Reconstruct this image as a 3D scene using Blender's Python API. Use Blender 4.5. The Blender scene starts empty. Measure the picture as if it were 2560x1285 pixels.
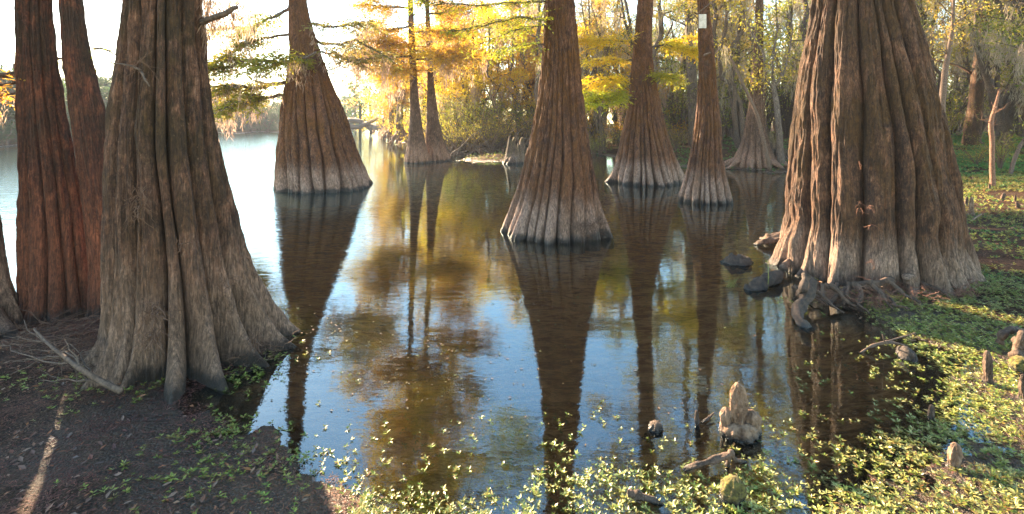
import bpy, math, random
import numpy as np
random.seed(7)
rng = np.random.default_rng(11)
F, H, YH, CX = 1240.0, 1.7, 305.0, 1280.0      # focal length in photo pixels, eye height, horizon row, centre column
SUN_AZ, SUN_EL = math.radians(-38), math.radians(22)
scene = bpy.context.scene
COL = scene.collection
PI = math.pi

# ------------------------------------------------------------------ pixel helpers
def P(px, py, d):
    return np.array([(px-CX)/F*d, d, H-(py-YH)/F*d])
def G(px, py, z=0.0):
    d = (H-z)*F/(py-YH)
    return np.array([(px-CX)/F*d, d, z])

# ------------------------------------------------------------------ geometry collector
class Geo:
    def __init__(s): s.v = []; s.f = []; s.n = 0
    def add(s, v, f):
        v = np.asarray(v, float).reshape(-1, 3); f = np.asarray(f, int)
        s.v.append(v); s.f.append(f+s.n); s.n += len(v)
    def tube(s, pts, radii, k=6, rough=0.0, cap=True):
        pts = np.asarray(pts, float); n = len(pts)
        radii = np.interp(np.linspace(0, 1, n), np.linspace(0, 1, len(np.atleast_1d(radii))), np.atleast_1d(radii))
        t = np.gradient(pts, axis=0); t /= np.linalg.norm(t, axis=1)[:, None]+1e-9
        up = np.array([0, 0, 1.0]) if abs(t[0][2]) < .9 else np.array([1.0, 0, 0])
        a = np.cross(t[0], up); a /= np.linalg.norm(a)
        rings = []
        th = np.linspace(0, 2*PI, k, endpoint=False)
        for i in range(n):
            a = a-t[i]*np.dot(a, t[i]); a /= np.linalg.norm(a)+1e-9
            b = np.cross(t[i], a)
            rr = radii[i]*(1+rough*rng.uniform(-1, 1, k))
            rings.append(pts[i]+(np.cos(th)*rr)[:, None]*a+(np.sin(th)*rr)[:, None]*b)
        v = np.concatenate(rings)
        i = np.arange(n-1)[:, None]*k; j = np.arange(k)[None, :]; j2 = (j+1) % k
        f = np.stack([i+j, i+j2, i+k+j2, i+k+j], -1).reshape(-1, 4)
        if cap:
            v = np.vstack([v, pts[-1]+t[-1]*radii[-1]*.6, pts[0]-t[0]*radii[0]*.3]); m = n*k
            jj = np.arange(k); q = (jj+1) % k
            f = np.vstack([f, np.stack([(n-1)*k+jj, (n-1)*k+q, np.full(k, m), np.full(k, m)], -1),
                           np.stack([q, jj, np.full(k, m+1), np.full(k, m+1)], -1)])
        s.add(v, f)
    def root(s, pts, r, k=22, n=34, twist=2.5):
        q = np.array(pts, float); t0 = np.linspace(0, 1, len(q)); tt = np.linspace(0, 1, n)
        w = np.stack([np.interp(tt, t0, q[:, i]) for i in range(3)], -1)
        for _ in range(3): w[1:-1] = (w[:-2]+2*w[1:-1]+w[2:])/4
        rr = np.interp(tt, np.linspace(0, 1, len(r)), r)*(1+.16*np.sin(tt*17+rng.uniform(0, 6))+.10*np.sin(tt*31+rng.uniform(0, 6)))
        g2 = Geo(); g2.tube(w, rr, k); v = g2.v[0]; th = np.linspace(0, 2*PI, k, endpoint=False)
        for i in range(n):
            sl = v[i*k:(i+1)*k]-w[i]
            f = .78+.34*np.abs(np.sin(1.5*th+twist*tt[i]+.6*np.sin(tt[i]*9)))+.10*np.abs(np.sin(4*th-twist*2*tt[i]))+rng.uniform(-.05, .05, k)
            v[i*k:(i+1)*k] = w[i]+sl*f[:, None]
        s.add(v, g2.f[0])
    def leaves(s, p, d, ln, wd, flat=None):
        """diamond leaves: base points p, direction d, length, width; flat = preferred normal"""
        p = np.asarray(p, float).reshape(-1, 3); n = len(p)
        if n == 0: return
        d = d/(np.linalg.norm(d, axis=1)[:, None]+1e-9)
        r = rng.normal(size=(n, 3))
        if flat is not None: r = r*.45+np.asarray(flat)
        w = np.cross(d, r); w /= np.linalg.norm(w, axis=1)[:, None]+1e-9
        ln = np.broadcast_to(ln, (n,))[:, None]; wd = np.broadcast_to(wd, (n,))[:, None]
        nn = np.cross(w, d)
        mid = p+d*ln*.45
        v = np.stack([p, mid+w*wd*.5+nn*wd*.12, p+d*ln, mid-w*wd*.5+nn*wd*.12], 1).reshape(-1, 3)
        s.add(v, np.arange(4*n).reshape(-1, 4))
    def build(s, name, mat, parent=None, origin=(0, 0, 0), smooth=True, attr=None):
        me = bpy.data.meshes.new(name)
        v = np.concatenate(s.v)-np.asarray(origin); f = np.concatenate(s.f)
        tri = f[:, 2] == f[:, 3]
        q = f[~tri]; t = f[tri][:, :3]
        loops = np.concatenate([q.ravel(), t.ravel()]).astype(np.int32)
        tot = np.concatenate([np.full(len(q), 4), np.full(len(t), 3)]).astype(np.int32)
        start = np.concatenate([[0], np.cumsum(tot)[:-1]]).astype(np.int32)
        me.vertices.add(len(v)); me.vertices.foreach_set('co', v.astype(np.float32).ravel())
        me.loops.add(len(loops)); me.loops.foreach_set('vertex_index', loops)
        me.polygons.add(len(tot)); me.polygons.foreach_set('loop_start', start); me.polygons.foreach_set('loop_total', tot)
        me.update(calc_edges=True)
        me.polygons.foreach_set('use_smooth', np.full(len(tot), smooth))
        if attr:
            for k2, a in attr.items():
                at = me.attributes.new(k2, 'FLOAT', 'POINT'); at.data.foreach_set('value', np.asarray(a, np.float32))
        me.materials.append(mat)
        o = bpy.data.objects.new(name, me); COL.objects.link(o)
        if parent is not None: o.parent = parent
        else: o.location = origin
        return o

def tag(o, label=None, cat=None, group=None, kind=None):
    for k, v in (('label', label), ('category', cat), ('group', group), ('kind', kind)):
        if v: o[k] = v
    return o
def thing(name, label, cat, loc, group=None):
    o = bpy.data.objects.new(name, None); COL.objects.link(o); o.location = loc; o.empty_display_size = .2
    return tag(o, label, cat, group)
def dup(root, loc, rz, sc, label=None, group=None):
    r = root.copy(); COL.objects.link(r); r.location = loc; r.rotation_euler = (0, 0, rz); r.scale = sc
    if label: r['label'] = label
    if group: r['group'] = group
    for ch in list(root.children):
        c = ch.copy(); COL.objects.link(c); c.parent = r
    return r

# ------------------------------------------------------------------ materials
def S(c): return tuple(c)+(1,)
class M:
    def __init__(s, name):
        s.m = bpy.data.materials.new(name); s.m.use_nodes = True; s.nt = s.m.node_tree; s.nt.nodes.clear()
        s.out = s.nt.nodes.new('ShaderNodeOutputMaterial')
    def n(s, t, ins=None, **kw):
        x = s.nt.nodes.new('ShaderNode'+t)
        for k, v in kw.items(): setattr(x, k, v)
        for k, v in (ins or {}).items():
            if isinstance(v, bpy.types.NodeSocket): s.nt.links.new(v, x.inputs[k])
            else: x.inputs[k].default_value = v
        return x
    def link(s, a, b): s.nt.links.new(a, b)
    def noise(s, vec, scale, detail=4, rough=.6, dist=0.0):
        return s.n('TexNoise', {'Vector': vec, 'Scale': scale, 'Detail': detail, 'Roughness': rough, 'Distortion': dist}).outputs[0]
    def ramp(s, fac, lo, hi, a=0.0, b=1.0):
        return s.n('MapRange', {0: fac, 1: lo, 2: hi, 3: a, 4: b}, interpolation_type='SMOOTHSTEP').outputs[0]
    def mix(s, fac, a, b, mode='MIX'):
        x = s.n('Mix', data_type='RGBA', blend_type=mode)
        for sock, v in ((x.inputs[0], fac), (x.inputs[6], a), (x.inputs[7], b)):
            if isinstance(v, bpy.types.NodeSocket): s.nt.links.new(v, sock)
            else: sock.default_value = v if not isinstance(v, tuple) or len(v) == 4 else S(v)
        return x.outputs[2]
    def math(s, op, a, b=0.0, c=0.0):
        return s.n('Math', {0: a, 1: b, 2: c}, operation=op).outputs[0]
    def scaled(s, vec, sc):
        return s.n('Mapping', {'Vector': vec, 'Scale': sc}).outputs[0]

def bark(name, dark, mid, light, pale, band=.7, moss=(.10, .075, .02), mossamt=.5, wet=.06, streak=1.0):
    m = M(name); tc = m.n('TexCoord').outputs['Object']
    z = m.n('SeparateXYZ', {0: m.n('NewGeometry').outputs['Position']}).outputs[2]
    big = m.noise(m.scaled(tc, (2.2, 2.2, .9)), 1.0, 5, .65)
    med = m.noise(m.scaled(tc, (8, 8, 5)), 1.0, 8, .78, .4)
    stk = m.noise(m.scaled(tc, (80, 80, 6)), 1.0, 5, .75)
    spk = m.noise(tc, 60, 3, .7)
    c = m.mix(m.ramp(med, .40, .60), dark, mid)
    c = m.mix(m.ramp(big, .5, .66, 0, .8), c, mid)
    c = m.mix(m.ramp(big, .36, .5, .7, 0), c, dark)
    c = m.mix(m.ramp(m.math('MULTIPLY', stk, m.math('ADD', med, .45)), .45, .75, 0, .6), c, light)
    zz = m.math('ADD', z, m.math('MULTIPLY', m.math('SUBTRACT', med, .5), .9*band))
    zz = m.math('ADD', zz, m.math('MULTIPLY', m.math('SUBTRACT', big, .5), 1.1*band))
    c = m.mix(m.ramp(zz, band*.45, band*1.3, .85, 0.0), c, m.mix(m.ramp(stk, .35, .7), tuple(x*.55 for x in pale), pale))
    mz = m.math('MULTIPLY', m.ramp(m.noise(m.scaled(tc, (3.2, 3.2, 1.6)), 1.3, 7, .72), .42, .6), m.math('MULTIPLY', m.ramp(z, band*.9, band+1.3, .45, 1.35), mossamt))
    c = m.mix(mz, c, moss)
    c = m.mix(m.ramp(stk, .3, .55, .35*streak, 0), c, tuple(x*.35 for x in dark))
    c = m.mix(m.ramp(spk, .62, .75, 0, .5), c, light)
    fine = m.noise(m.scaled(tc, (34, 34, 13)), 1.0, 6, .8, .8)
    crack = m.noise(m.scaled(tc, (26, 26, 1.6)), 1.0, 4, .65)
    fv = m.math('MULTIPLY', m.ramp(fine, .33, .68, .5, 1.6), m.ramp(m.math('ABSOLUTE', m.math('SUBTRACT', crack, .5)), 0, .045, .62, 1.0))
    c = m.mix(1.0, c, m.n('CombineColor', {0: fv, 1: fv, 2: fv}).outputs[0], 'MULTIPLY')
    wz = m.math('SUBTRACT', z, m.math('MULTIPLY', m.math('SUBTRACT', m.math('ADD', med, m.math('MULTIPLY', big, 1.5)), 1.05), .22))
    wf = m.ramp(wz, wet-.045, wet+.03, 1, 0)
    c = m.mix(m.math('MULTIPLY', wf, .9), c, (.022, .017, .013))
    hgt = m.math('ADD', m.math('ADD', m.math('MULTIPLY', fv, .5), m.math('MULTIPLY', stk, .6)), m.math('ADD', m.math('MULTIPLY', med, .8), m.math('MULTIPLY', spk, .35)))
    bp = m.n('Bump', {'Height': hgt, 'Strength': 1.0, 'Distance': .018})
    b = m.n('BsdfPrincipled', {'Base Color': c, 'Roughness': m.math('SUBTRACT', .85, m.math('MULTIPLY', wf, .5)), 'Normal': bp.outputs[0]})
    m.link(b.outputs[0], m.out.inputs[0]); return m.m

def leafmat(name, cols, trans=.5, rough=.55):
    m = M(name); g = m.n('NewGeometry'); oi = m.n('ObjectInfo').outputs['Random']
    r = m.n('ValToRGB', {0: g.outputs['Random Per Island']}); cr = r.color_ramp
    cr.interpolation = 'LINEAR'
    for i, cc in enumerate(cols):
        e = cr.elements[i] if i < 2 else cr.elements.new(1)
        e.position = i/(len(cols)-1); e.color = S(cc)
    big = m.noise(g.outputs['Position'], .55, 3, .5)
    c = m.n('HueSaturation', {'Hue': m.math('ADD', m.ramp(big, .3, .7, .485, .515), m.math('MULTIPLY', m.math('SUBTRACT', oi, .5), .035)), 'Saturation': 1.0,
                              'Value': m.ramp(big, .25, .75, .75, 1.3), 'Color': r.outputs[0]}).outputs[0]
    d = m.n('BsdfPrincipled', {'Base Color': c, 'Roughness': rough})
    t = m.n('BsdfTranslucent', {'Color': c})
    mx = m.n('MixShader', {0: trans, 1: d.outputs[0], 2: t.outputs[0]})
    m.link(mx.outputs[0], m.out.inputs[0]); return m.m

def plain(name, c1, c2, scale=20, rough=.8, bump=.5, wet=False, stretch=(1, 1, 1)):
    m = M(name); tc = m.scaled(m.n('TexCoord').outputs['Object'], stretch)
    n = m.noise(tc, scale, 6, .7)
    c = m.mix(m.ramp(n, .35, .65), c1, c2)
    ro = rough
    if wet:
        z = m.n('SeparateXYZ', {0: m.n('NewGeometry').outputs['Position']}).outputs[2]
        wf = m.ramp(m.math('SUBTRACT', z, m.math('MULTIPLY', n, .03)), -.01, .03, 1, 0)
        c = m.mix(wf, c, (.012, .010, .010)); ro = m.math('SUBTRACT', rough, m.math('MULTIPLY', wf, rough-.25))
    bp = m.n('Bump', {'Height': m.math('ADD', n, m.math('MULTIPLY', m.noise(tc, scale*3.3, 3, .7), .4)), 'Strength': bump, 'Distance': .5/scale})
    b = m.n('BsdfPrincipled', {'Base Color': c, 'Roughness': ro, 'Normal': bp.outputs[0]})
    m.link(b.outputs[0], m.out.inputs[0]); return m.m

BK_LEFT = bark('bark_reddish', (0.039, 0.011, 0.005), (0.163, 0.047, 0.020), (0.338, 0.134, 0.070), (0.286, 0.095, 0.045), 1.0, (.042, .018, .006), .8, .0)
BK_BIG = bark('bark_taupe', (.050, .023, .012), (.175, .080, .043), (.37, .225, .15), (.42, .26, .175), .75, (.055, .030, .010), .9, .02)
BK_MID = bark('bark_water', (.050, .018, .008), (.175, .070, .030), (.38, .22, .135), (.52, .345, .26), .62, (.125, .048, .007), .85, .04)
BK_RIGHT = bark('bark_right', (.040, .017, .007), (.145, .063, .028), (.35, .205, .125), (.47, .31, .22), .50, (.070, .032, .006), .95, .02)
BK_FAR = bark('bark_far', (0.058, 0.029, 0.017), (0.182, 0.099, 0.060), (0.364, 0.224, 0.150), (0.416, 0.235, 0.150), .7, (.08, .042, .018), .5, .02)
BK_PALE = bark('bark_pale', (.09, .07, .06), (.17, .14, .12), (.28, .25, .22), (.18, .13, .10), 1.8, (.2, .15, .10), .3, .02)
WOOD = plain('branch_bark', (.045, .032, .025), (.13, .095, .07), 30, .9, .6)
WOODL = plain('dry_branch_bark', (.06, .038, .026), (.16, .105, .072), 40, .85, .5)
DEADW = plain('wet_dead_wood', (.018, .012, .008), (.085, .052, .034), 26, .75, 1.0, True, (1, 1, 1))
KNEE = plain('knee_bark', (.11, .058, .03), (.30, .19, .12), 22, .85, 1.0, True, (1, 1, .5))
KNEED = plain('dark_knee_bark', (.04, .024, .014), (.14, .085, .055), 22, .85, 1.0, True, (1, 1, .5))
MOSSY = plain('mossy_bark', (.05, .04, .015), (.17, .14, .03), 40, .95, 1.0, True)
FIBRE = plain('fibrous_rootlets', (.07, .036, .022), (.17, .10, .065), 30, .9, .3)
SPMOSS = leafmat('spanish_moss_strands', [(.26, .19, .13), (.48, .36, .26), (.36, .28, .20)], .55, .9)
SPMOSSG = leafmat('grey_moss_strands', [(.24, .21, .16), (.42, .36, .27), (.32, .28, .21)], .5, .9)
L_GREEN = leafmat('cypress_green', [(.16, .22, .02), (.26, .27, .025), (.40, .30, .03)], .65)
L_GOLD = leafmat('cypress_gold', [(.60, .36, .02), (.72, .44, .025), (.50, .42, .03), (.68, .33, .02)], .6)
L_LIME = leafmat('cypress_lime', [(.32, .32, .02), (.45, .38, .03), (.26, .32, .02)], .6)
L_ORANGE = leafmat('cypress_orange', [(.56, .25, .025), (.70, .38, .03), (.56, .42, .05), (.50, .22, .03)], .6)
L_FOREST = leafmat('wood_leaves', [(.10, .15, .02), (.20, .24, .03), (.42, .36, .05), (.14, .19, .035)], .6)
L_YEL = leafmat('yellowing_leaves', [(.42, .30, .04), (.26, .26, .04), (.52, .34, .05)], .6)
L_SHRUB = leafmat('shrub_leaves', [(.17, .23, .02), (.30, .28, .03), (.12, .19, .02)], .55)
L_FAR = leafmat('far_leaves', [(.03, .06, .022), (.055, .09, .03), (.08, .12, .035)], .45)
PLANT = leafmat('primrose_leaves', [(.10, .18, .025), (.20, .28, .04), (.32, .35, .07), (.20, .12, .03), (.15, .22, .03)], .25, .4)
PLANT_LIT = leafmat('sunlit_primrose_leaves', [(.34, .36, .10), (.50, .46, .18), (.22, .28, .05), (.36, .24, .07), (.42, .42, .12)], .25, .35)  # lit copy of the primrose leaves, sunlight painted into the colour
PLANTB = leafmat('submerged_primrose', [(.16, .16, .03), (.10, .12, .02), (.22, .15, .03)], .3, .4)
LITTER = leafmat('dead_leaves', [(.22, .085, .035), (.13, .06, .035), (.26, .18, .12), (.30, .12, .03), (.16, .12, .10)], .15, .7)
NEEDLE = leafmat('fallen_needles', [(.18, .075, .035), (.085, .038, .02), (.28, .14, .07), (.045, .025, .016)], .1, .8)

# ------------------------------------------------------------------ ground and banks
def poly(pts):
    out = []
    for p in pts:
        out.append(tuple(G(p[1], p[2])[:2]) if p[0] == 'p' else (p[1], p[2]))
    return np.array(out)
pp = lambda L: [('p', a, b) for a, b in L]
LAND = poly([('w', -60, -40)] + [('w', -60, 4.2)] + pp([(-1500, 800), (-60, 775), (60, 788), (130, 800), (240, 780), (300, 772), (420, 790), (560, 812), (640, 845), (690, 850),
    (665, 900), (610, 930), (545, 962), (512, 990), (590, 1012), (640, 1060), (720, 1125), (830, 1180), (920, 1235), (950, 1290), (990, 1450), (1300, 1700)])
    + pp([(1500, 1600), (1850, 1500), (2000, 1340), (2110, 1250), (2220, 1170), (2330, 1090), (2405, 1000), (2410, 930), (2350, 880), (2240, 835), (2150, 795), (2080, 760),
    (2020, 745), (1985, 700), (2060, 650), (2200, 600), (2260, 520), (2200, 455), (1980, 437), (1900, 428), (1820, 424), (1700, 418), (1560, 398), (1480, 385), (1400, 392), (1320, 400),
    (1250, 406), (1190, 407), (1132, 401), (1180, 390), (1150, 378), (1090, 368), (1040, 352), (1015, 357), (985, 352), (960, 336), (945, 323)])
    + [('w', -33, 200), ('w', 400, 200), ('w', 400, -40)])
FARB = poly([('w', -400, 20)] + pp([(-1500, 385), (-300, 373), (0, 368), (60, 362), (200, 350), (300, 343), (480, 333), (540, 331), (600, 335), (640, 329), (700, 331), (800, 324), (925, 320)])
    + [('w', -70, 300), ('w', -400, 300)])
def sdpoly(x, y, pl):
    d = np.full(x.shape, 1e9); inside = np.zeros(x.shape, bool); n = len(pl)
    for i in range(n):
        ax, ay = pl[i]; bx, by = pl[(i+1) % n]
        ex, ey = bx-ax, by-ay
        t = np.clip(((x-ax)*ex+(y-ay)*ey)/(ex*ex+ey*ey+1e-12), 0, 1)
        d = np.minimum(d, (x-ax-t*ex)**2+(y-ay-t*ey)**2)
        c = ((ay > y) != (by > y)) & (x < ex*(y-ay)/(ey+1e-12 if ey == 0 else ey)+ax)
        inside ^= c
    d = np.sqrt(d); return np.where(inside, d, -d)
_perm = np.random.default_rng(3).random((256, 256))
def vnoise(x, y):
    xi = np.floor(x).astype(int); yi = np.floor(y).astype(int); fx = x-xi; fy = y-yi
    fx = fx*fx*(3-2*fx); fy = fy*fy*(3-2*fy)
    g = lambda a, b: _perm[a % 256, b % 256]
    return (g(xi, yi)*(1-fx)+g(xi+1, yi)*fx)*(1-fy)+(g(xi, yi+1)*(1-fx)+g(xi+1, yi+1)*fx)*fy
def fbm(x, y, o=4):
    s = 0; a = .5
    for i in range(o): s = s+a*(vnoise(x*2**i+17*i, y*2**i+5*i)-.5); a *= .5
    return s
def sdist(x, y):
    x = np.asarray(x, float); y = np.asarray(y, float)
    return np.maximum(sdpoly(x, y, LAND), sdpoly(x, y, FARB)) + .30*fbm(x*3, y*3, 5)*np.clip(y/4, .6, 3)
def height(x, y):
    x = np.asarray(x, float); y = np.asarray(y, float)
    s = sdist(x, y)
    near = np.clip((16-y)/6, 0, 1)
    hl = .26*(1-np.exp(-(np.maximum(s, 0)/2.4)**1.5))+(1-near)*np.clip(s-.5, 0, 12)*.06
    hb = -.16*(1-np.exp(-(np.maximum(-s, 0)/.75)**1.3))-.9*np.clip((-s-4)/6, 0, 1)
    h = np.where(s > 0, hl, hb)
    h = h+np.where(s > 0, 1, .6)*(.045*fbm(x*2.3, y*2.3)+.022*fbm(x*9, y*9, 3))*np.clip(abs(s)*1.5+.5, 0, 1)
    return h
def axis(lo, hi, n, c=0.0, k=4.0):
    """nonuniform samples, dense around c"""
    a = math.asinh((lo-c)/k*3); b = math.asinh((hi-c)/k*3)
    return c+k/3*np.sinh(np.linspace(a, b, n))
def sheet(xs, ys):
    X, Y = np.meshgrid(xs, ys); nx, ny = len(xs), len(ys)
    i = np.arange(ny-1)[:, None]*nx; j = np.arange(nx-1)[None, :]
    return X.ravel(), Y.ravel(), np.stack([i+j, i+j+1, i+nx+j+1, i+nx+j], -1).reshape(-1, 4)

def ground_mat():
    m = M('soil_and_bed'); pos = m.n('NewGeometry').outputs['Position']
    z = m.n('SeparateXYZ', {0: pos}).outputs[2]; y = m.n('SeparateXYZ', {0: pos}).outputs[1]
    n1 = m.noise(pos, 1.6, 5, .6); n2 = m.noise(pos, 14, 6, .75, .5); n3 = m.noise(pos, 85, 4, .7)
    n2b = m.noise(m.scaled(pos, (1, 2.2, 1)), 5.0, 6, .7, 1.2)
    vo = m.n('TexVoronoi', {'Vector': pos, 'Scale': 75.0}); vo2 = m.n('TexVoronoi', {'Vector': pos, 'Scale': 28.0})
    soil = m.mix(m.ramp(n2, .35, .65), (.015, .008, .004), (.066, .034, .017))
    soil = m.mix(m.ramp(n3, .52, .7), soil, (.12, .068, .036))
    peb = m.math('MULTIPLY', m.ramp(vo.outputs[0], .15, .42, 1, 0), m.ramp(n1, .42, .6))
    sepc = m.n('SeparateColor', {0: vo.outputs[1]})
    peb = m.math('MULTIPLY', peb, m.ramp(sepc.outputs[0], .45, .6))
    soil = m.mix(m.math('MULTIPLY', peb, .75), soil, m.mix(sepc.outputs[1], (.36, .22, .12), (.20, .14, .11)))
    dry = m.mix(m.ramp(n2, .4, .65), (.07, .042, .022), (.17, .11, .06))
    soil = m.mix(m.math('MULTIPLY', m.ramp(y, 14, 24), m.ramp(n1, .35, .6)), soil, dry)
    bed = m.mix(m.ramp(n2b, .38, .62), (.30, .125, .045), (.75, .37, .15))
    bed = m.mix(m.ramp(n2, .58, .72, 0, .7), bed, (.08, .040, .016))
    bed = m.mix(m.ramp(n3, .6, .75), bed, (.26, .15, .07))
    wet = m.ramp(m.math('ADD', z, m.math('MULTIPLY', m.math('SUBTRACT', n2, .5), .04)), -.045, -.012)
    c = m.mix(wet, bed, soil)
    rg = m.ramp(m.math('ADD', z, m.math('MULTIPLY', n1, .06)), .02, .11, .22, .85)
    hg = m.math('ADD', m.math('MULTIPLY', n2, 1.6), m.math('ADD', m.math('MULTIPLY', n3, .5), m.math('ADD', m.math('MULTIPLY', vo.outputs[0], -.6), m.math('MULTIPLY', n2b, 1.2))))
    bp = m.n('Bump', {'Height': hg, 'Strength': 1.0, 'Distance': .022})
    b = m.n('BsdfPrincipled', {'Base Color': c, 'Roughness': rg, 'Specular IOR Level': m.ramp(z, .0, .08, .5, .12), 'Normal': bp.outputs[0]})
    m.link(b.outputs[0], m.out.inputs[0]); return m.m
xs = axis(-280, 280, 620, 0, 9.0); ys = axis(-3, 295, 560, 2.5, 6.0)
X, Y, Fc = sheet(xs, ys); g = Geo(); g.add(np.stack([X, Y, height(X, Y)], -1), Fc)
tag(g.build('ground', ground_mat()), kind='structure')

def water_mat():
    m = M('pond_and_river'); pos = m.n('NewGeometry').outputs['Position']
    deep = m.n('Attribute', attribute_name='deep').outputs['Fac']; rip = m.n('Attribute', attribute_name='ripple').outputs['Fac']
    a = m.noise(m.scaled(pos, (1.4, 5.0, 1)), 1.0, 3, .55, .3)
    b_ = m.noise(m.scaled(pos, (5, 13, 1)), 1.0, 3, .6, .5)
    c_ = m.noise(m.scaled(pos, (2.2, 2.6, 1)), 1.0, 2, .5, .2)
    hr = m.math('MULTIPLY', m.math('ADD', m.math('MULTIPLY', a, .7), m.math('MULTIPLY', b_, .35)), rip)
    hh = m.math('ADD', m.math('MULTIPLY', hr, .020), m.math('ADD', m.math('MULTIPLY', c_, .0022), m.math('MULTIPLY', b_, .0006)))
    bp = m.n('Bump', {'Height': hh, 'Strength': 1.0, 'Distance': 1.0})
    fr = m.n('Fresnel', {'IOR': 1.95, 'Normal': bp.outputs[0]})
    gl = m.n('BsdfGlossy', {'Color': (.77, .94, 1, 1), 'Roughness': .035, 'Normal': bp.outputs[0]})
    tr = m.n('BsdfTransparent', {'Color': (1, .92, .78, 1)})
    df = m.n('BsdfDiffuse', {'Color': (.045, .062, .055, 1)})
    body = m.n('MixShader', {0: m.math('MULTIPLY', deep, .93), 1: tr.outputs[0], 2: df.outputs[0]})
    mx = m.n('MixShader', {0: fr.outputs[0], 1: body.outputs[0], 2: gl.outputs[0]})
    m.link(mx.outputs[0], m.out.inputs[0]); return m.m
xs = axis(-278, 278, 260, 0, 9.0); ys = axis(-2.9, 290, 260, 2.5, 6.0)
X, Y, Fc = sheet(xs, ys); g = Geo(); g.add(np.stack([X, Y, 0*X], -1), Fc)
px = CX+F*X/np.maximum(Y, .3)
sD = sdist(X, Y)
deep = np.clip((-sD-2.5)/5, 0, 1)*np.clip((Y-8)/6, 0, 1)*np.clip((1150-px)/300, 0, 1)
rip = np.clip((Y-5.0)/6, 0, 1)*np.clip((980-px)/260, 0, 1)+np.clip((Y-28)/20, 0, 1)*.5+.02
tag(g.build('water', water_mat(), attr={'deep': deep, 'ripple': np.clip(rip, 0, 1)}), kind='structure')

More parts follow.
